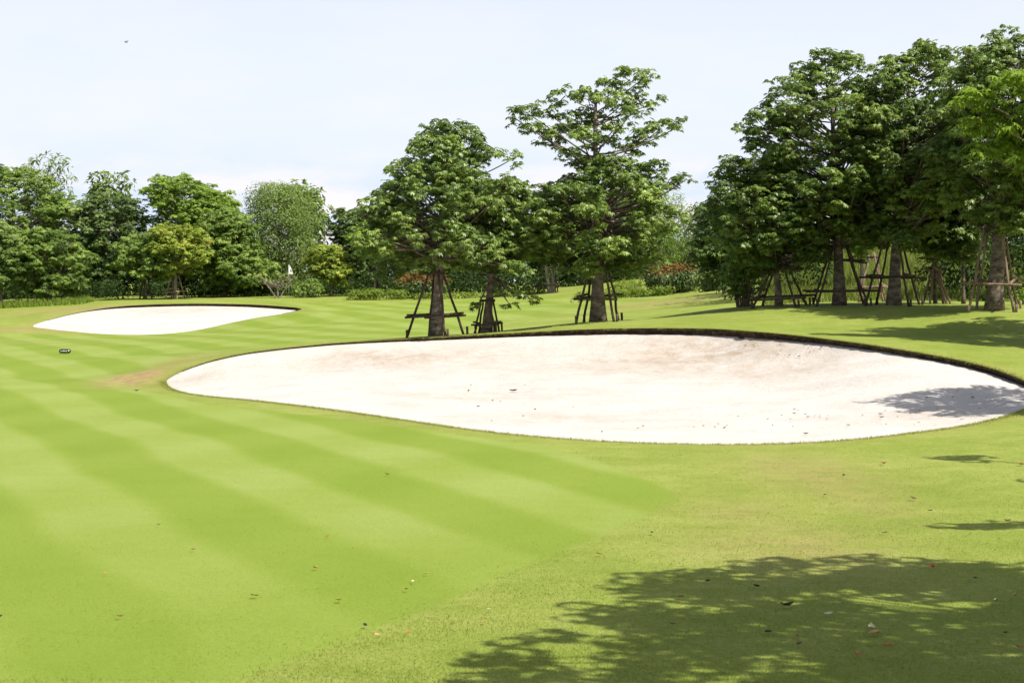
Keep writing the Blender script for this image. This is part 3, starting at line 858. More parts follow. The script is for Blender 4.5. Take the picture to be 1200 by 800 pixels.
# ---- the three trees behind the bunker
grow('staked_tree', 'dense rounded staked tree at the bunker edge, left of the stout short-stemmed tree', 511, 393.5, 52,
     [(143, 508, 545), (162, 482, 562), (185, 465, 578), (205, 450, 592), (228, 440, 602), (248, 424, 606), (268, 414, 606), (288, 416, 604), (300, 436, 596), (310, 470, 570)],
     18, 'palmate', 'leaf_main', n=92, cr=(0.34, 0.6), dens=17, size=0.115, seed=11, skirt=6, pads=[(530, 150, 17), (498, 165, 15), (602, 187, 16, -0.5), (425, 255, 15), (428, 285, 14), (560, 172, 15), (452, 292, 14, -1.6), (545, 312, 12, -1.2)], group=None, lean=0.1, first=0.16)
grow('staked_tree', 'short stout-stemmed tree in a small stake frame between the two taller staked trees', 570, 389.5, 53,
     [(212, 565, 615), (240, 552, 636), (270, 545, 640), (296, 540, 628), (312, 556, 606)],
     15, 'palmate', 'leaf_main', n=48, cr=(0.34, 0.56), dens=17, size=0.115, seed=12, skirt=3, pads=[(592, 344, 9, -0.5), (610, 349, 9, -0.7), (624, 351, 7, -0.8), (598, 357, 6, -0.6), (560, 358, 5, -0.3)], first=-0.05)
grow('staked_tree', 'tallest staked tree behind the bunker, with open tiered top rising into the sky', 701, 376.5, 53.5,
     [(185, 680, 735), (210, 660, 760), (232, 622, 786), (258, 604, 792), (285, 612, 786), (302, 640, 765), (312, 675, 735)],
     22, 'palmate', 'leaf_main', n=68, cr=(0.34, 0.6), dens=17, size=0.117, seed=13, skirt=8, first=0.1, top=1.5, pad_spread=0.9,
     pads=[(738, 94, 22.4), (714, 100, 17.9), (756, 91, 13.4), (690, 114, 20.2), (662, 112, 17.9), (640, 130, 20.2), (616, 133, 16.8), (604, 140, 11.2), (628, 157, 20.2), (650, 164, 19.0), (675, 140, 20.2), (702, 135, 20.2),
           (727, 124, 20.2), (752, 120, 17.9), (771, 118, 13.4), (776, 150, 20.2), (797, 148, 13.4), (756, 160, 20.2), (735, 178, 20.2), (700, 168, 19.0), (664, 184, 15.7), (690, 195, 16.8), (748, 203, 19.0), (770, 198, 15.7), (786, 212, 15.7), (800, 213, 10.1),
           (762, 226, 17.9), (772, 240, 14.6), (720, 150, 17.9, 1.5), (690, 150, 17.9, 1.6), (710, 120, 15.7, -1.2), (735, 140, 17.9, -1.5), (660, 150, 17.9, 1.3), (680, 165, 16.8, -1.5)])
# ---- right-hand grove
grow('staked_tree', 'dark-stemmed staked tree at the left end of the right-hand grove', 913, 358.5, 57,
     [(186, 862, 925), (212, 840, 950), (250, 836, 970), (288, 845, 975), (306, 880, 950)], 11, 'palmate', 'leaf_main', n=66, cr=(0.38, 0.65), dens=15, size=0.118, seed=21, skirt=8, pads=[(848, 205, 14), (838, 218, 11), (858, 190, 12)])
grow('staked_tree', 'high-crowned staked tree with mottled wide-based trunk and two rows of crossbars', 984, 357.5, 57,
     [(58, 968, 988), (78, 930, 1026), (110, 906, 1046), (140, 886, 1056), (180, 876, 1062), (220, 876, 1062), (255, 895, 1050), (280, 930, 1030)], 18, 'palmate', 'leaf_main', n=115, cr=(0.38, 0.68), dens=15, size=0.118, seed=22, skirt=14,
     pads=[(880, 140, 14), (868, 152, 9), (915, 100, 16), (975, 66, 14), (945, 78, 15)])
grow('staked_tree', 'tall staked tree with thick sunlit grey trunk behind a long crossbar', 1047, 357.5, 56,
     [(48, 1070, 1088), (68, 1040, 1112), (100, 1008, 1128), (140, 990, 1146), (190, 985, 1150), (230, 992, 1140), (258, 1012, 1112), (275, 1025, 1080)], 19, 'palmate', 'leaf_main', n=110, cr=(0.38, 0.68), dens=15, size=0.118, seed=23, skirt=14, pads=[(1080, 55, 11), (1050, 72, 14)])
grow('staked_tree', 'tall staked tree with the thickest trunk, at the right edge of the photo', 1165, 363.5, 52,
     [(36, 1186, 1222), (58, 1122, 1246), (90, 1110, 1268), (130, 1100, 1284), (180, 1096, 1286), (215, 1108, 1268), (240, 1122, 1226), (258, 1140, 1205)], 24, 'palmate', 'leaf_main', n=110, cr=(0.38, 0.68), dens=15, size=0.118, seed=24, skirt=14, flare=1.25, pads=[(1130, 66, 14), (1196, 42, 12)])
grow('staked_tree', 'slender young tree on a thin stem in a tight bundle of stakes', 1096, 357.5, 57.5,
     [(238, 1080, 1110), (260, 1066, 1122), (285, 1064, 1124), (300, 1078, 1110)], 5, 'palmate', 'leaf_dark', n=24, cr=(0.35, 0.55), dens=8, size=0.16, seed=25)
grow('thin_tree', 'thin pale-stemmed tree on the meadow seen between the two widest trunks of the grove', 1010, 338, 76,
     [(240, 990, 1030), (262, 978, 1042), (285, 985, 1035), (298, 1000, 1022)], 6, 'palmate', 'leaf_mid', n=26, cr=(0.5, 0.7), dens=8, size=0.18, seed=26, bark='bark_pale')
grow('thin_tree', 'thin straight-stemmed tree just left of the thickest trunk', 1129, 359, 57,
     [(215, 1110, 1150), (245, 1098, 1160), (280, 1100, 1158), (300, 1116, 1145)], 5, 'palmate', 'leaf_dark', n=30, cr=(0.42, 0.6), dens=9, size=0.17, seed=27)
shrub('leafy_shrub', 'dark glossy-leaved shrub at the left foot of the right-hand grove', 846, 898, 288, 362, 58.5, 'leaf_mid', 'palmate', n=20, dens=7, size=0.15, seed=31, cr=0.4)
# ---- trees beyond the right edge that shade sand and lawn; the nearest reaches into the frame
grow('broad_tree', 'tree beyond the right edge whose crown shades the right end of the bunker', 1450, 500, 32,
     [(66, 1345, 1560), (95, 1290, 1620), (130, 1262, 1660), (165, 1266, 1660), (192, 1292, 1630), (210, 1330, 1580)], 24, 'palmate', 'leaf_main', n=85, cr=(0.4, 0.62), dens=12, size=0.14, seed=41, depth=0.85)
grow('broad_tree', 'tree with fresh bright green leaves hanging in at the right edge of the photo', 0, 0, 44,
     [(35, 1270, 1480), (75, 1225, 1540), (130, 1212, 1580), (190, 1215, 1560), (235, 1260, 1500)], 24, 'palmate', 'leaf_near', n=80, cr=(0.45, 0.7), dens=11, size=0.19, seed=42, x=15.9,
     pads=[(1145, 118, 19, -0.3), (1152, 148, 19, 0.2), (1185, 103, 22, -0.4), (1190, 140, 22, 0), (1133, 122, 11, 0.1), (1172, 176, 19, 0.3), (1196, 192, 18, -0.2), (1160, 130, 15, -0.1), (1205, 160, 24, 0.2), (1178, 158, 16, -0.5), (1148, 178, 10, 0.1)])
grow('broad_tree', 'tree beside the photographer whose crown shades the foreground lawn', 0, 0, 10.5,
     [(-862, 1712, 2336), (-648, 1526, 2522), (-434, 1405, 2522), (-248, 1535, 2429)], 90, 'palmate', 'leaf_main', n=80, cr=(0.34, 0.58), dens=11, size=0.15, seed=43, x=8.6, depth=1.2,
     pads=[(1345, -440, 80, -1.5), (1300, -450, 60, -1.0), (1255, -430, 48, -1.15), (1330, -420, 60, -0.4), (1285, -460, 44, -1.7)])
grow('broad_tree', 'slim tree right of the lawn casting the finger-like shadow below the bunker', 0, 0, 19.7,
     [(-133, 1691, 1884), (12, 1643, 1932), (137, 1701, 1884)], 26, 'palmate', 'leaf_main', n=22, cr=(0.4, 0.6), dens=9, size=0.16, seed=44, x=10.9,
     pads=[(1435, -17, 21, -3.5), (1461, -21, 23, -3.45), (1488, -17, 25, -3.4), (1515, -15, 25, -3.42), (1541, -21, 25, -3.35), (1567, -17, 21, -3.3), (1604, -46, 39, 3.2), (1633, -41, 39, 3.0)])

# ---- tree line on the left
BL = 'trees of the far left tree line'
def back(label, px, py, d, rows, tw, mat, n, seed, leaf='simple', dens=95, size=0.175, cr=(0.5, 0.95), flat=0.8, bark='bark', name='broad_tree', **k):
    return grow(name, label, px, py, d, rows, tw, leaf, M_OR(mat), n=int(n * 1.35), cr=cr, dens=dens, size=size, flat=flat, bark=bark, seed=seed, group=BL, **k)
def M_OR(m): return m
back('large round mid-green tree at the left edge, behind the small pale-stemmed tree', 22, 355, 120, [(196, -10, 30), (212, -40, 66), (240, -60, 82), (275, -60, 84), (310, -50, 76), (335, -20, 60)], 9, 'leaf_mid', 110, 51, leaf='palmate', dens=6, size=0.2)
back('feathery tree with arching drooping sprays rising behind the left edge', 55, 352, 124, [(215, 34, 66), (240, 24, 80), (262, 40, 84)], 7, 'leaf_pale', 8, 52, dens=34, size=0.42, cr=(0.6, 0.9), flat=0.6, name='feathery_tree', aspect=0.26, top=0.95,
     pads=[(44, 188, 7), (57, 185, 7), (69, 186, 7), (77, 195, 7), (82, 209, 7), (74, 220, 8), (81, 235, 7), (65, 199, 9), (51, 197, 8), (60, 212, 10), (70, 231, 9), (38, 203, 8), (33, 195, 6), (78, 250, 8), (48, 215, 10), (63, 190, 6), (73, 205, 7)])
back('small low-branched tree with crooked pale stem at the far left', 57, 356.5, 108.5, [(268, 40, 72), (285, 20, 92), (305, 10, 102), (325, 12, 104), (341, 22, 96)], 6, 'leaf_mid', 46, 53, cr=(0.6, 0.9), bark='bark_pale', trunks=2, leaf='palmate', dens=6, size=0.2)
back('leafy small tree cut off by the left edge of the photo', 2, 361, 107, [(262, -25, 14), (285, -40, 22), (315, -40, 18), (332, -30, 12)], 5, 'leaf_pale', 24, 54, cr=(0.6, 0.9), leaf='palmate', dens=6, size=0.2)
back('tall dark tree left of the bright green pair, ragged and widest at mid height', 118, 352, 121, [(228, 105, 150), (245, 90, 165), (275, 84, 172), (305, 92, 170), (330, 100, 160)], 8, 'leaf_dark', 68, 55, leaf='palmate', dens=6, size=0.2)
back('tree top of large drooping leaves above the tall dark tree', 126, 352, 127, [(218, 112, 140), (230, 108, 150)], 5, 'leaf_mid', 4, 56, dens=30, size=0.42, cr=(0.5, 0.7), flat=0.6, name='feathery_tree', bark='bark_pale', aspect=0.4, top=0.98,
     pads=[(110, 208, 7), (118, 204, 6), (128, 206, 7), (140, 207, 7), (150, 214, 7), (147, 224, 8), (133, 215, 9), (120, 217, 9), (111, 221, 7), (126, 230, 9), (141, 231, 9), (153, 236, 7), (106, 214, 5), (144, 204, 5)])
back('small olive staked tree standing left of the yellowish tree', 170, 350.5, 110, [(275, 155, 185), (290, 138, 202), (308, 132, 208), (322, 150, 195)], 5, 'leaf_mid', 24, 57, cr=(0.55, 0.85), leaf='palmate', dens=6, size=0.2)
back('small yellow-green staked tree behind the far bunker', 205, 350.5, 110, [(264, 195, 225), (276, 178, 240), (293, 168, 246), (308, 178, 238), (317, 192, 220)], 6, 'leaf_yellow', 30, 58, cr=(0.55, 0.85), bark='bark_pale', leaf='palmate', dens=6, size=0.2)
back('bright green bushy tree with the highest top in the left tree line', 196, 350, 122, [(206, 188, 225), (222, 172, 250), (250, 168, 262), (285, 172, 258), (325, 185, 245)], 8, 'leaf_bright', 72, 59, leaf='palmate', dens=8, size=0.165)
back('bright green tree to the right of the highest bushy one', 246, 350, 120, [(222, 240, 262), (236, 222, 278), (262, 215, 286), (290, 220, 288), (325, 232, 280)], 8, 'leaf_bright', 60, 60, leaf='palmate', dens=8, size=0.165)
back('darker broad-leaved tree with low skirts, between the bright and the pale tree', 262, 349, 113, [(245, 250, 285), (270, 232, 300), (298, 228, 312), (322, 234, 318), (340, 244, 308)], 8, 'leaf_mid', 52, 61, cr=(0.65, 0.95), leaf='palmate', dens=6, size=0.2)
back('pale grey-green fine-leaved tree with smooth dome, tallest right of the middle', 327, 348, 116, [(216, 305, 345), (230, 290, 362), (255, 284, 370), (285, 284, 374), (312, 292, 368), (330, 305, 350)], 7, 'leaf_pale', 85, 62, dens=85, size=0.14, cr=(0.65, 0.95))
back('dark big-leaved tree top behind the pale dome', 352, 348, 125, [(211, 336, 356), (226, 326, 376), (250, 330, 384), (275, 345, 382), (310, 350, 376)], 6, 'leaf_mid', 30, 63, dens=30, size=0.36, cr=(0.6, 0.9))
back('small tree with yellow and rusty leaf tips, right end of the left tree line', 388, 347.5, 112, [(288, 372, 400), (300, 362, 406), (318, 364, 408), (332, 374, 402)], 4, 'leaf_yellow', 24, 64, cr=(0.5, 0.75), leaf='palmate', dens=6, size=0.2)
# open shrub with pale bare stems
grow('open_shrub', 'open shrub with pale forked bare stems and leaves only at the tips', 326, 347.5, 110, [(318, 304, 346), (326, 298, 350), (336, 302, 348)], 3, 'simple', 'leaf_pale', n=22, cr=(0.22, 0.34), dens=22, size=0.2, seed=65, bark='bark_pale', trunks=3, cat='shrub', first=-0.2, top=0.5, part='foliage')
shrub('round_shrub', 'clipped round green shrub right of the open pale-stemmed shrub', 340, 379, 321, 348, 110.5, 'leaf_mid', n=20, dens=50, size=0.17, seed=66)
shrub('low_shrub', 'wispy pale low shrub beside the lime hedge, below the rusty-tipped tree', 398, 418, 330, 342, 116, 'leaf_pale', n=10, dens=40, size=0.2, seed=67)

# ---- behind the green
BG = 'trees beyond the green'
def mid(label, px, py, d, rows, tw, mat, n, seed, leaf='simple', dens=90, size=0.175, cr=(0.5, 0.9), flat=0.8, bark='bark', name='broad_tree', **k):
    return grow(name, label, px, py, d, rows, tw, leaf, mat, n=int(n * 1.3), cr=cr, dens=dens, size=size, flat=flat, bark=bark, seed=seed, group=BG, **k)
mid('dark tree just left of the dense rounded staked tree, partly hidden by its leaves', 412, 346, 124, [(240, 402, 430), (258, 388, 446), (285, 386, 452), (315, 392, 450), (335, 400, 440)], 6, 'leaf_dark', 45, 71, leaf='palmate', dens=6, size=0.2)
mid('white-stemmed tree with yellow-green leaves seen under the left side of the dense staked tree', 438, 343, 113, [(254, 436, 466), (266, 410, 490), (284, 408, 500), (300, 424, 480)], 3.4, 'leaf_bright', 34, 72, bark='bark_pale', cr=(0.55, 0.85), leaf='palmate', dens=6, size=0.2)
mid('dark tree hidden behind the crown of the dense rounded staked tree', 488, 346, 124, [(232, 470, 510), (255, 450, 530), (290, 445, 535), (325, 460, 525)], 6, 'leaf_dark', 44, 73, leaf='palmate', dens=6, size=0.2)
mid('dark tree behind the short stout-stemmed staked tree', 560, 346, 126, [(225, 540, 590), (250, 520, 605), (290, 516, 610), (328, 530, 600)], 7, 'leaf_dark', 48, 74, leaf='palmate', dens=6, size=0.2)
mid('twin-stemmed tree with pinkish trunks and yellow-green leaves beside the green', 646, 344, 107, [(252, 625, 655), (268, 605, 672), (286, 603, 680), (300, 618, 668)], 7, 'leaf_bright', 36, 75, bark='bark_pale', trunks=2, cr=(0.55, 0.85), leaf='palmate', dens=6, size=0.2)
mid('dark tree behind the twin-stemmed pinkish tree', 640, 344, 125, [(225, 620, 660), (250, 600, 685), (290, 598, 690), (328, 610, 680)], 7, 'leaf_dark', 48, 76, leaf='palmate', dens=6, size=0.2)
mid('soft fine-leaved green tree behind the right side of the tallest staked tree', 768, 344, 122, [(212, 745, 778), (232, 725, 796), (262, 716, 806), (295, 720, 806), (325, 732, 796)], 7, 'leaf_bright', 70, 77, dens=70, size=0.15)
mid('dark tree behind the trunk of the tallest staked tree', 705, 345, 124, [(215, 690, 735), (245, 665, 750), (285, 660, 755), (325, 672, 745)], 7, 'leaf_dark', 48, 78, leaf='palmate', dens=6, size=0.2)
mid('pale tree with bare twigs at the gap in the skyline left of the grove', 818, 343, 118, [(236, 806, 834), (252, 794, 850), (280, 790, 858), (310, 800, 850)], 5, 'leaf_pale', 36, 79, bark='bark_pale', dens=30, cr=(0.55, 0.85))
mid('big-leaved dark tree between the red-tipped hedge and the grove', 846, 344, 88, [(222, 842, 872), (245, 822, 888), (275, 812, 892), (305, 818, 888), (326, 830, 872)], 5, 'leaf_dark', 46, 80, cr=(0.6, 0.9), bark='bark_pale', leaf='palmate', dens=6, size=0.2)
shrub('flowering_hedge', 'red-tipped hedge block behind the dense staked tree, left of its trunk', 464, 528, 318, 345, 109.5, 'leaf_dark', n=40, dens=95, size=0.16, seed=81, deep=1.0, tops=('leaf_red', 0.62), cat='hedge')
shrub('flowering_hedge', 'red-tipped hedge block right of the tallest staked tree', 754, 820, 308, 343, 97.5, 'leaf_dark', n=46, dens=95, size=0.15, seed=82, deep=1.0, tops=('leaf_red', 0.72), cat='hedge')
shrub('lime_hedge', 'low lime green hedge left of the dense staked tree beyond the green', 402, 482, 337.5, 347, 108, 'leaf_lime', n=46, dens=150, size=0.13, seed=83, deep=0.6, cat='hedge', cr=0.28)
shrub('lime_hedge', 'thin lime green hedge behind the trunks of the two left staked trees', 480, 640, 341, 347, 107.5, 'leaf_lime', n=80, dens=150, size=0.13, seed=84, deep=0.45, cat='hedge', cr=0.2)
shrub('lime_hedge', 'lime green low hedge right of the trunk of the tallest staked tree', 668, 792, 337, 345, 96, 'leaf_lime', n=80, dens=150, size=0.12, seed=85, deep=0.5, cat='hedge', cr=0.22)
shrub('round_shrub', 'mounded light green shrub behind the lime hedge right of the tallest staked tree', 708, 757, 325.5, 341, 99, 'leaf_lime', n=24, dens=48, size=0.14, seed=86)
shrub('loose_shrub', 'loose pale shrub between the red-tipped hedge and the grove', 812, 856, 314, 346, 90, 'leaf_pale', n=30, dens=34, size=0.16, seed=87)
shrub('loose_shrub', 'bright leafy shrub at the foot of the thickest trunk, right edge', 1184, 1215, 335, 362, 55, 'leaf_bright', n=16, dens=60, size=0.13, seed=88)
thicket('undergrowth', (-80, 60, 150, 260, 400), 124, 134, (300, 300, 285, 285, 300), 'leaf_under_shade', 150, 42, 0.26, 91)
thicket('undergrowth', (-60, 60, 150, 260, 372), 113, 123, (338, 330, 330, 332, 335), 'leaf_under_shade', 130, 60, 0.2, 96, (0.45, 0.8))  # low dark layer added to stand for shade at the tree bases
thicket('undergrowth', (380, 480, 600, 700, 800, 860), 116, 124, (325, 322, 318, 318, 312, 312), 'leaf_under_shade', 130, 60, 0.2, 97, (0.45, 0.8))  # same low dark layer, painting shade below the trees beyond the green
thicket('undergrowth', (380, 480, 600, 700, 800, 870), 128, 138, (300, 268, 262, 265, 280, 270), 'leaf_under_shade', 190, 42, 0.26, 92)
thicket('undergrowth', (1085, 1140, 1200, 1330), 61, 70, (225, 215, 210, 200), 'leaf_under_shade', 110, 60, 0.18, 93, (0.5, 0.9))
thicket('undergrowth', (840, 900, 960), 70, 80, (255, 240, 250), 'leaf_under_shade', 42, 60, 0.2, 94, (0.6, 0.9))
thicket('woodland', (880, 960, 1060, 1160, 1300), 100, 112, (220, 205, 200, 190, 190), 'leaf_under_shade', 130, 42, 0.26, 95, (0.9, 1.4))

# ------------------------------------------------------------------ stake frames
def frame(label, px, d, h, rf, bars, n=4, rot=0.5, tr=0.2, mat='stake', seed=1, pegs=True, rad=0.036, over=0.22, group='stake frames around tree trunks', dx=0, dy=0):
    rng = np.random.default_rng(seed)
    bx = (px - 600) * d / F + dx; d = d + dy; bz = gz(bx, d)
    rt = empty('stake_frame', (bx, d, bz), label, 'tree stakes', group)
    feet = []; heads = []
    for i in range(n):
        a = rot + i * 2 * math.pi / n + rng.normal() * 0.06
        f = np.array([math.cos(a) * rf, math.sin(a) * rf, 0]); f[2] = gz(bx + f[0], d + f[1]) - bz
        a2 = a + rng.normal() * 0.12
        hd = np.array([math.cos(a2) * (tr + 0.03), math.sin(a2) * (tr + 0.03), h * rng.uniform(0.94, 1.06)])
        ft = f - (hd - f) / np.linalg.norm(hd - f) * 0.1
        mb = MB(); t = np.linspace(0, 1, 6)[:, None]
        path = ft + (hd - ft) * t + rng.normal(size=(6, 3)) * 0.012
        mb.tube(path, np.linspace(rad * 1.1, rad * 0.85, 6), 7, True, 0.06, rng)
        obj('pole', mb.mesh('pole'), M[mat], rt); feet.append(f); heads.append(hd)
        if pegs:
            mb = MB(); q = f * 1.06
            mb.tube(np.array([q + [0.05, 0, -0.1], q + [0.05, 0.0, 0.1], q + [0.04, 0, 0.22]]), rad * 1.0, 7)
            obj('peg', mb.mesh('peg'), M[mat], rt)
    for hb in bars:
        ring = [f + (hd - f) * (hb / h) for f, hd in zip(feet, heads)]
        for i in range(n):
            a, b = ring[i], ring[(i + 1) % n]; v = unit(b - a); out_ = unit((a + b) / 2 * [1, 1, 0]) * rad * 1.9
            a2, b2 = a - v * over + out_, b + v * over + out_
            a2[2] += rng.normal() * 0.02 + (i % 2) * rad * 1.5; b2[2] += rng.normal() * 0.02 + (i % 2) * rad * 1.5
            mb = MB(); mb.tube(np.linspace(a2, b2, 4) + rng.normal(size=(4, 3)) * 0.005, rad * 0.95, 7, True, 0.05, rng)
            obj('crossbar', mb.mesh('crossbar'), M[mat], rt)
    mb = MB(); a = np.linspace(0, 2 * math.pi, 15)
    for k in range(2):
        mb.tube(np.stack([np.cos(a) * (tr + 0.075), np.sin(a) * (tr + 0.075), h * 0.93 + k * 0.035 + 0.01 * np.sin(a * 3)], 1), 0.018, 5, False)
    obj('tie', mb.mesh('tie'), M['rope'], rt)
    return rt
frame('dark four-pole stake frame around the dense rounded tree at the bunker edge', 511, 52, 1.85, 0.82, (0.56,), rot=0.35, tr=0.17, seed=1)
frame('small tight stake frame around the short stout-stemmed tree', 571, 53, 0.95, 0.42, (0.24,), rot=0.6, tr=0.14, seed=2, over=0.14, rad=0.03)
frame('stake frame around the tallest tree behind the bunker', 701, 53.5, 1.9, 0.76, (0.68,), rot=0.5, tr=0.19, seed=3)
frame('stake frame around the dark-stemmed tree at the left end of the grove', 913, 57, 1.35, 0.95, (0.25, 1.05), rot=0.4, tr=0.13, seed=4, over=0.4)
frame('wide stake frame with two rows of crossbars around the mottled trunk', 984, 57, 1.9, 1.05, (0.42, 1.35), rot=0.7, tr=0.2, seed=5, over=0.45, rad=0.032)
frame('stake frame with a long crossbar around the thick sunlit grey trunk', 1047, 56, 2.1, 0.9, (0.82,), rot=0.3, tr=0.22, seed=6, over=0.4)
frame('tall pinkish stake frame around the thickest trunk at the right edge', 1165, 52, 2.4, 0.82, (0.78,), rot=0.45, tr=0.28, mat='stake_pale', seed=7, over=0.35)
frame('tight bundle of pale stakes around the slender young stem', 1096, 57.5, 1.15, 0.36, (1.0,), n=5, rot=0.2, tr=0.07, mat='stake_pale', seed=8, over=0.06, pegs=False)
frame('pale stakes standing on the meadow edge between the mottled and the sunlit trunk', 1022, 63, 1.6, 0.55, (0.5,), rot=0.5, tr=0.1, mat='stake_pale', seed=9, pegs=False)
frame('small pale stake frame around the yellow-green tree behind the far bunker', 205, 110, 1.55, 0.6, (0.42,), rot=0.5, tr=0.14, mat='stake_pale', seed=10, rad=0.045, pegs=False)
frame('small dark stake tripod around the olive tree behind the far bunker', 170, 110, 1.35, 0.42, (), n=3, rot=0.5, tr=0.1, seed=11, rad=0.045, pegs=False)
frame('thin stakes around the white-stemmed tree beyond the green', 438, 113, 1.9, 0.5, (), n=3, rot=0.9, tr=0.09, seed=12, pegs=False)
frame('thin stakes around the twin-stemmed pinkish tree beside the green', 645, 107, 2.0, 0.8, (0.4,), n=3, rot=0.9, tr=0.2, seed=13, pegs=False)
for k, (px, lean, lab) in enumerate(((1105, -0.32, 'loose pale pole leaning right of the stake bundle, the inner of the two'), (1110, -0.42, 'loose pale pole leaning right of the stake bundle, the outer of the two'))):
    bx = (px - 600) * 57 / F; bz = gz(bx, 57); mb = MB()
    mb.tube(np.array([[0.12, 0, -0.05], [0.12 + lean * 0.4, 0.1, 0.45], [0.12 + lean, 0.22, 0.95]]), [0.034, 0.03, 0.027], 7, True, 0.05, RNG)
    o = obj('wooden_pole', mb.mesh('wooden_pole'), M['stake_pale'], loc=(bx, 57, bz)); tag(o, lab, 'pole', 'loose wooden poles')

# ------------------------------------------------------------------ small things
def plain(name, col, rough=0.6, spec=0.3):
    m, nt, out = new_mat(name); p = N(nt, 'ShaderNodeBsdfPrincipled')
    g_ = N(nt, 'ShaderNodeNewGeometry'); f = noise(nt, 30, 3, 0.6, g_.outputs['Position'])
    nt.links.new(ramp(nt, [(0.3, tuple(c * 0.8 for c in col)), (0.7, tuple(min(1, c * 1.15) for c in col))], f), p.inputs['Base Color'])
    p.inputs['Roughness'].default_value = rough; p.inputs['Specular IOR Level'].default_value = spec
    nt.links.new(p.outputs[0], out.inputs['Surface']); return m
M['black'] = plain('black_plate', (0.012, 0.012, 0.012), 0.4)
M['white'] = plain('white_paint', (0.8, 0.8, 0.8), 0.5)
M['bird'] = plain('grey_feathers', (0.16, 0.17, 0.19), 0.8)

# distance marker: black rounded plate with white characters too worn to read, on a short spike
q = pix(76, 414.5); q = np.array([(76 - 600) * 62.5 / F, 62.5, 0]); q[2] = gz(q[0], q[1])
mk = empty('yardage_marker', q, 'small black rounded marker plate with white lettering on the fairway', 'marker')
a = np.linspace(0, 2 * math.pi, 33)[:-1]
sx = np.sign(np.cos(a)) * 0.125
ol = np.column_stack([sx + np.cos(a) * 0.07, np.zeros(32), np.sin(a) * 0.07 + 0.09])
tilt = lambda V: np.column_stack([V[:, 0], V[:, 1] + (V[:, 2] - 0.02) * 0.35, V[:, 2]])
mb = MB(); n_ = 32
Vf = np.concatenate([tilt(ol + [0, -0.012, 0]), tilt(ol + [0, 0.012, 0])])
mb.add(Vf, [tuple(range(n_)), tuple(range(2 * n_ - 1, n_ - 1, -1))] + [(i, i + n_, (i + 1) % n_ + n_, (i + 1) % n_) for i in range(n_)])
plate = obj('plate', mb.mesh('plate', False), M['black'], mk)
for grp in (((-0.145, 0.068, 0.012, 0.045), (-0.133, 0.068, 0.025, 0.012)), ((-0.1, 0.068, 0.012, 0.045), (-0.088, 0.088, 0.022, 0.012)), ((-0.056, 0.068, 0.014, 0.05), (-0.042, 0.068, 0.022, 0.012), (-0.042, 0.095, 0.022, 0.012)),
            ((-0.01, 0.068, 0.014, 0.045), (0.004, 0.078, 0.022, 0.012)), ((0.036, 0.068, 0.014, 0.045), (0.05, 0.068, 0.022, 0.012)), ((0.108, 0.06, 0.03, 0.062),)):
    mb = MB()
    for (x0, z0, w, h) in grp:
        zc = z0 + h / 2
        mb.box((x0 + w / 2, -0.0145 + (zc - 0.02) * 0.35, zc), (w / 2 + 0.0008, 0.002, h / 2))
    obj('letter', mb.mesh('letter', False), M['white'], plate)
mb = MB(); mb.tube(np.array([[0, 0.02, -0.08], [0, 0.016, 0.06]]), 0.012, 8); obj('spike', mb.mesh('spike'), M['black'], mk)

# golf pin with a limp white flag
px_, d_ = 338.5, 111.5; bx = (px_ - 600) * d_ / F; bz = gz(bx, d_)
fl = empty('golf_flag', (bx, d_, bz), 'limp white flag on a thin pin in front of the pale dome tree', 'flag')
mb = MB(); mb.tube(np.array([[0, 0, -0.1], [0, 0, 1.0], [0.0, 0, 1.92]]), 0.011, 8); obj('pin', mb.mesh('pin'), M['white'], fl)
vs = []; fs = []
for i in range(9):
    t = i / 8
    for j in range(6):
        s = j / 5; w = 0.05 + 0.16 * min(1, t * 1.5)
        vs.append((0.012 + s * w, 0.03 * math.sin(s * 7 + t * 2) * s, 1.9 - 0.52 * t - 0.05 * s))
for i in range(8):
    for j in range(5): fs.append((i * 6 + j, i * 6 + j + 1, i * 6 + j + 7, i * 6 + j + 6))
obj('flag_cloth', make_mesh('flag_cloth', np.array(vs), np.array(fs), smooth=True), M['white'], fl)

# bird crossing the sky
bp = P(148, 50, 95)
mb = MB(); t = np.linspace(0, 1, 9)
mb.tube(np.stack([-0.09 + 0.18 * t, 0 * t, 0.012 * np.sin(t * 3)], 1), np.array([0.004, 0.016, 0.026, 0.03, 0.029, 0.026, 0.024, 0.018, 0.004]), 8)
bird = obj('bird', mb.mesh('bird'), M['bird'], loc=tuple(bp)); tag(bird, 'small grey bird flying in the pale sky at upper left', 'bird')
for s in (-1, 1):
    V = np.array([[0.03, s * 0.02, 0.01], [0.05, s * 0.09, 0.07], [0.0, s * 0.2, 0.09], [-0.05, s * 0.1, 0.06], [-0.05, s * 0.02, 0.01]])
    V2 = V + [0, 0, 0.007]
    me = make_mesh('wing', np.concatenate([V, V2]), [np.array([[4, 3, 2, 1, 0], [5, 6, 7, 8, 9]]), np.array([[i, (i + 1) % 5, (i + 1) % 5 + 5, i + 5] for i in range(5)])])
    obj('wing', me, M['bird'], bird)
bird.rotation_euler = (0.25, 0.2, math.radians(-25))

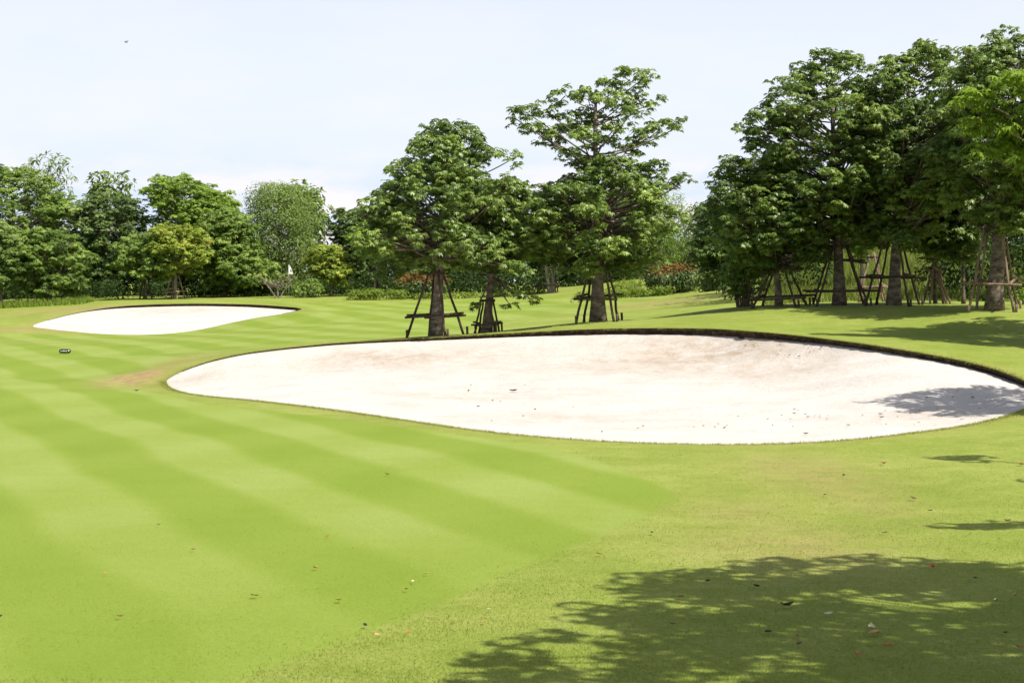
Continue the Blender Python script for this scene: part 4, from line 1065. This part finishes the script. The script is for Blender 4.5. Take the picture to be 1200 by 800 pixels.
# fallen leaves on the lawn
LC = {'brown': (0.13, 0.06, 0.03), 'red': (0.38, 0.11, 0.05), 'tan': (0.5, 0.27, 0.11), 'dark': (0.025, 0.018, 0.014), 'pale': (0.55, 0.5, 0.3), 'olive': (0.11, 0.12, 0.03)}
for k_, c_ in LC.items(): M['fl_' + k_] = plain('fallen_leaf_' + k_, c_, 0.7)
def leaf_mesh(rng, L_, curl):
    n = 7; V = []; fs = []
    for i in range(n):
        t = i / (n - 1); w = L_ * 0.27 * math.sin(math.pi * min(1, t * 0.97 + 0.02)) ** 0.8 + 0.001
        for j, s in enumerate((-1, 0, 1)):
            V.append((L_ * (t - 0.5), s * w, 0.012 + L_ * curl * (t - 0.5) ** 2 + abs(s) * w * 0.5 + rng.normal() * L_ * 0.02))
    for i in range(n - 1):
        for j in range(2): fs.append((i * 3 + j, i * 3 + j + 1, i * 3 + j + 4, i * 3 + j + 3))
    return make_mesh('fallen_leaf', np.array(V), np.array(fs), smooth=True)
def fallen(px, py, L_, col, label, group=None):
    rng = np.random.default_rng(int(px * 13 + py)); q = pix(px, py)
    o = obj('fallen_leaf', leaf_mesh(rng, L_ * 1.2 * q[1] / F, rng.uniform(0.3, 1.1)), M['fl_' + col], loc=(q[0], q[1], q[2] + 0.012))
    o.rotation_euler = (rng.normal() * 0.15, rng.normal() * 0.15, rng.uniform(0, 6.28))
    return tag(o, label, 'leaf', group or 'fallen leaves on the lawn')
for a in ((922, 714, 15, 'dark', 'large nearly black curled leaf in the middle of the foreground shade'),
          (1026, 747, 14, 'tan', 'largest tan leaf in the foreground shade, right of the black curled leaf'),
          (1040, 761, 11, 'red', 'red-brown leaf in the shade, just below the largest tan leaf'),
          (1193, 763, 10, 'red', 'red leaf in the shade at the right edge of the photo'),
          (935, 750, 9, 'red', 'upper of two red leaves below the black curled leaf'), (936, 760, 8, 'brown', 'lower brown one of two leaves below the black curled leaf'),
          (971, 723, 9, 'pale', 'pale grey leaf in the shade right of the black curled leaf'), (1021, 740, 12, 'pale', 'pale leaf lying above the largest tan leaf'),
          (1093, 668, 10, 'red', 'reddish leaf on the upper edge of the foreground shade'), (1143, 681, 9, 'dark', 'dark leaf in the upper right of the foreground shade'),
          (1168, 708, 11, 'pale', 'pale leaf near the right edge in the foreground shade'), (1190, 702, 9, 'tan', 'tan leaf at the right edge in the foreground shade'),
          (900, 744, 9, 'dark', 'dark leaf in the shade left of the two stacked reddish leaves'), (886, 691, 10, 'dark', 'dark leaf at the upper left of the foreground shade'),
          (797, 703, 9, 'brown', 'brown leaf at the left tip of the foreground shade'), (829, 685, 7, 'dark', 'dark crumb of leaf on lit grass above the left tip of the shade'),
          (788, 735, 7, 'brown', 'brown leaf in the lower left fringe of the shade'), (1005, 771, 8, 'red', 'red leaf low in the middle of the foreground shade'), (1178, 746, 9, 'brown', 'brown leaf in the shade below the pale leaf near the right edge'),
          (703, 653, 7, 'tan', 'orange-tan leaf on lit rough left of the foreground shade'), (764, 627, 6, 'dark', 'dark leaf on lit rough right of the fairway tip'),
          (1035, 545, 8, 'red', 'red leaf on the rough just below the bunker'), (1070, 587, 8, 'brown', 'brown leaf on the rough right of the dry patch'), (989, 559, 5, 'dark', 'dark leaf on the dry patch below the bunker'),
          (1181, 613, 8, 'tan', 'tan leaf on rough beyond the finger-like shadow'), (1197, 546, 8, 'red', 'red leaf on the rough at the right edge below the bunker'), (1037, 627, 6, 'brown', 'brown leaf just below the finger-like shadow'),
          (966, 582, 5, 'red', 'reddish leaf at the lower edge of the dry patch'), (1090, 601, 5, 'dark', 'dark leaf above the finger-like shadow'),
          (227, 647, 6, 'red', 'bright red leaf in the middle of the fairway'), (298, 702, 9, 'red', 'red-brown leaf on the fairway below the bright red one'), (140, 727, 7, 'brown', 'brown leaf low on the left of the fairway'),
          (124, 675, 5, 'tan', 'tan leaf on the left half of the fairway'), (370, 669, 7, 'tan', 'tan leaf on the fairway toward its right side'), (384, 631, 5, 'red', 'small red leaf on the fairway far from others, right of the bright red one'),
          (454, 558, 5, 'dark', 'black speck of leaf on the fairway near the bunker'), (428, 737, 7, 'dark', 'black leaf at the lower border of fairway and rough'), (442, 748, 6, 'tan', 'orange leaf beside the black one at the lower fairway border'),
          (484, 685, 5, 'pale', 'small pale leaf on the right side of the fairway'), (475, 694, 6, 'red', 'red leaf just left below the small pale leaf on the fairway'), (397, 707, 8, 'tan', 'thin tan leaf on the fairway left of the lower border'),
          (567, 733, 6, 'tan', 'orange-tan leaf on the rough between fairway tip and shade'), (477, 745, 5, 'red', 'reddish leaf on the rough near the bottom border'), (573, 718, 5, 'pale', 'pale leaf on the rough above the orange-tan one'),
          (160, 459, 6, 'brown', 'brown leaf near the dry patch left of the bunker'), (2, 726, 6, 'dark', 'dark leaf at the left edge of the photo'), (500, 675, 5, 'tan', 'tan leaf on the fairway edge above the small pale one'), (186, 618, 4, 'dark', 'tiny dark leaf high in the middle of the fairway')):
    fallen(*a)

# dark leaf bits on the sand
rng = np.random.default_rng(77)
def on_sand(px, py):
    d = np.linspace(27, 51, 1500); x = (px - 600) * d / F; z = EYE - (py - HY) * d / F
    s = z - sandA(np.stack([x, d], 1)); k = np.argmax(s < 0); return np.array([x[k], d[k], z[k]])
spots = []
for (cx, cy, sx_, sy_, n_) in ((935, 412, 28, 5, 22), (945, 488, 38, 6, 16), (1090, 492, 45, 6, 22), (850, 500, 60, 7, 14), (1120, 470, 25, 8, 8), (700, 490, 60, 12, 8), (620, 455, 90, 20, 6)):
    for i in range(n_): spots.append((cx + rng.normal() * sx_, cy + rng.normal() * sy_))
bits = []
for k in range(5):
    r2 = np.random.default_rng(k); n = 6; V = []
    me = leaf_mesh(r2, 0.055 + 0.012 * k, r2.uniform(0.3, 1.2)); me.materials.append(M['fl_dark' if k % 2 else 'fl_brown']); bits.append(me)
POLYA = OA[:, :2]
for (px, py) in spots:
    q = on_sand(px, py)
    if px > 1195 or not inside(POLYA, q[None, :2])[0] or poly_dist(POLYA[::2], q[None, :2])[0] < 0.25: continue
    o = bpy.data.objects.new('leaf_bit', bits[rng.integers(5)]); link(o)
    o.location = (q[0], q[1], float(sandA(q[None, :2])[0]) + 0.012); o.rotation_euler = (0, 0, rng.uniform(0, 6.28)); s = rng.uniform(0.42, 1.0); o.scale = (s, s, s)
    tag(o, 'tiny dark dry leaf bit lying on the white sand of the large bunker', 'leaf', 'leaf bits on the bunker sand')
q = on_sand(602, 459); o = obj('leaf_bit', leaf_mesh(np.random.default_rng(3), 0.2, 0.5), M['fl_dark'], loc=(q[0], q[1], q[2] + 0.012)); tag(o, 'largest dark leaf lying alone in the middle of the sand', 'leaf', 'leaf bits on the bunker sand'); o.rotation_euler = (0, 0, 0.5)

# ------------------------------------------------------------------ grass: blades along the bunker rim, in the rough and on the meadow bank
def blades(name, XY, Z, Hh, Wd, mat, seed, leanv=0.5):
    rng = np.random.default_rng(seed); n = len(XY)
    base = np.column_stack([XY, Z]); az = rng.uniform(0, 2 * math.pi, n)
    D = np.stack([np.cos(az) * leanv * rng.random(n), np.sin(az) * leanv * rng.random(n), np.ones(n)], 1)
    a2 = rng.uniform(0, 2 * math.pi, n); S_ = np.stack([np.cos(a2), np.sin(a2), 0 * a2], 1)
    V = np.stack([base - S_ * (Wd * 0.5)[:, None], base + S_ * (Wd * 0.5)[:, None], base + unit(D) * Hh[:, None]], 1).reshape(-1, 3)
    return tag(obj(name, make_mesh(name, V, np.arange(3 * n).reshape(-1, 3), np.clip(0.5 + rng.normal(size=n) * 0.18, 0, 1)), M[mat]), kind='stuff')
rng = np.random.default_rng(5)
M['blade'] = leaf_mat('lawn_blades', (0.155, 0.215, 0.024), (0.226, 0.275, 0.046), (0.305, 0.332, 0.088), (0.4, 0.32, 0.13), trans=0.35, rough=0.6, spec=0.2)
# rim fringe
k = rng.integers(0, len(OA), 26000); off = np.abs(rng.normal(size=26000)) * 0.09 - 0.01
t_ = unit(np.roll(OA[:, :2], -1, 0) - np.roll(OA[:, :2], 1, 0)); nrm_ = np.stack([t_[:, 1], -t_[:, 0]], 1)
cent = OA[:, :2].mean(0); sg = np.sign(((OA[:, :2] - cent) * nrm_).sum(1)).mean(); nrm_ *= sg
jit = rng.uniform(-0.07, 0.07, (26000, 1))
XY = OA[k, :2] + nrm_[k] * off[:, None] + t_[k] * jit
blades('grass_fringe', XY, OA[k, 2] - 0.004, rng.uniform(0.02, 0.05, 26000), rng.uniform(0.006, 0.012, 26000), 'blade', 6, 1.2)
# dead turf and roots hanging over the cut edge
M['dead'] = leaf_mat('dead_turf', (0.06, 0.045, 0.02), (0.14, 0.11, 0.04), (0.2, 0.21, 0.06), (0.26, 0.2, 0.1), trans=0.2, rough=0.8, spec=0.1)
hang = np.where(OA[:, 3] > 0.015)[0]
k = hang[rng.integers(0, len(hang), 9000)]
b0 = np.column_stack([OA[k, :2] - nrm_[k] * rng.uniform(-0.02, 0.05, (9000, 1)) + t_[k] * rng.uniform(-0.07, 0.07, (9000, 1)), OA[k, 2] + 0.015])
dn = np.column_stack([-nrm_[k] * rng.uniform(0.1, 0.9, (9000, 1)) + t_[k] * rng.normal(size=(9000, 1)) * 0.4, -rng.uniform(0.5, 1.0, 9000)])
ln = np.minimum(rng.uniform(0.02, 0.09, 9000), OA[k, 3] * 0.8); sd_ = np.column_stack([t_[k], np.zeros(9000)]) * rng.uniform(0.004, 0.012, (9000, 1))
V_ = np.stack([b0 - sd_, b0 + sd_, b0 + unit(dn) * ln[:, None]], 1).reshape(-1, 3)
tag(obj('hanging_turf', make_mesh('hanging_turf', V_, np.arange(27000).reshape(-1, 3), rng.random(9000)), M['dead']), kind='stuff')
# meadow bank
n = 42000; XY = np.column_stack([rng.uniform(8, 34, n), rng.uniform(66, 100, n)])
XY = XY[(XY[:, 0] / XY[:, 1] > 0.135) & (XY[:, 0] / XY[:, 1] < 0.285)]; n = len(XY)
blades('meadow_grass', XY, ground_z(XY), rng.uniform(0.2, 0.6, n), rng.uniform(0.03, 0.07, n), 'meadow', 7, 0.9)
n = 2500; XY = np.column_stack([rng.uniform(-31, -24, n), rng.uniform(104.5, 108, n)])
blades('tall_grass', XY, ground_z(XY), rng.uniform(0.15, 0.5, n), rng.uniform(0.04, 0.08, n), 'leaf_lime', 8, 0.8)

# foreground turf, real blades where they are near enough to see
def turf(name, n, dmin, dmax, hmin, hmax, seed, want_fair):
    r = np.random.default_rng(seed)
    dd = 1 / np.sqrt(r.uniform(1 / dmax ** 2, 1 / dmin ** 2, n)); u = r.uniform(-0.3, 0.3, n)
    XY = np.column_stack([u * dd, dd])
    fd = poly_dist(fw, XY); f = np.where(inside(fw, XY), fd, -fd) + r.normal(size=n) * 0.08
    keep = (f > 0) if want_fair else (f <= 0)
    keep &= ~inside(POLYA, XY)
    XY = XY[keep]; m = len(XY)
    cl = np.sin(XY[:, 0] * 3.1 + np.sin(XY[:, 1] * 2.3)) * np.sin(XY[:, 1] * 2.7) * 0.25 + 1
    blades(name, XY, ground_z(XY) - 0.003, r.uniform(hmin, hmax, m) * cl, r.uniform(0.004, 0.009, m), 'blade', seed, 2.4)
turf('rough_grass', 300000, 9.5, 27, 0.010, 0.026, 61, False)
turf('fairway_grass', 160000, 9.5, 27, 0.006, 0.013, 62, True)
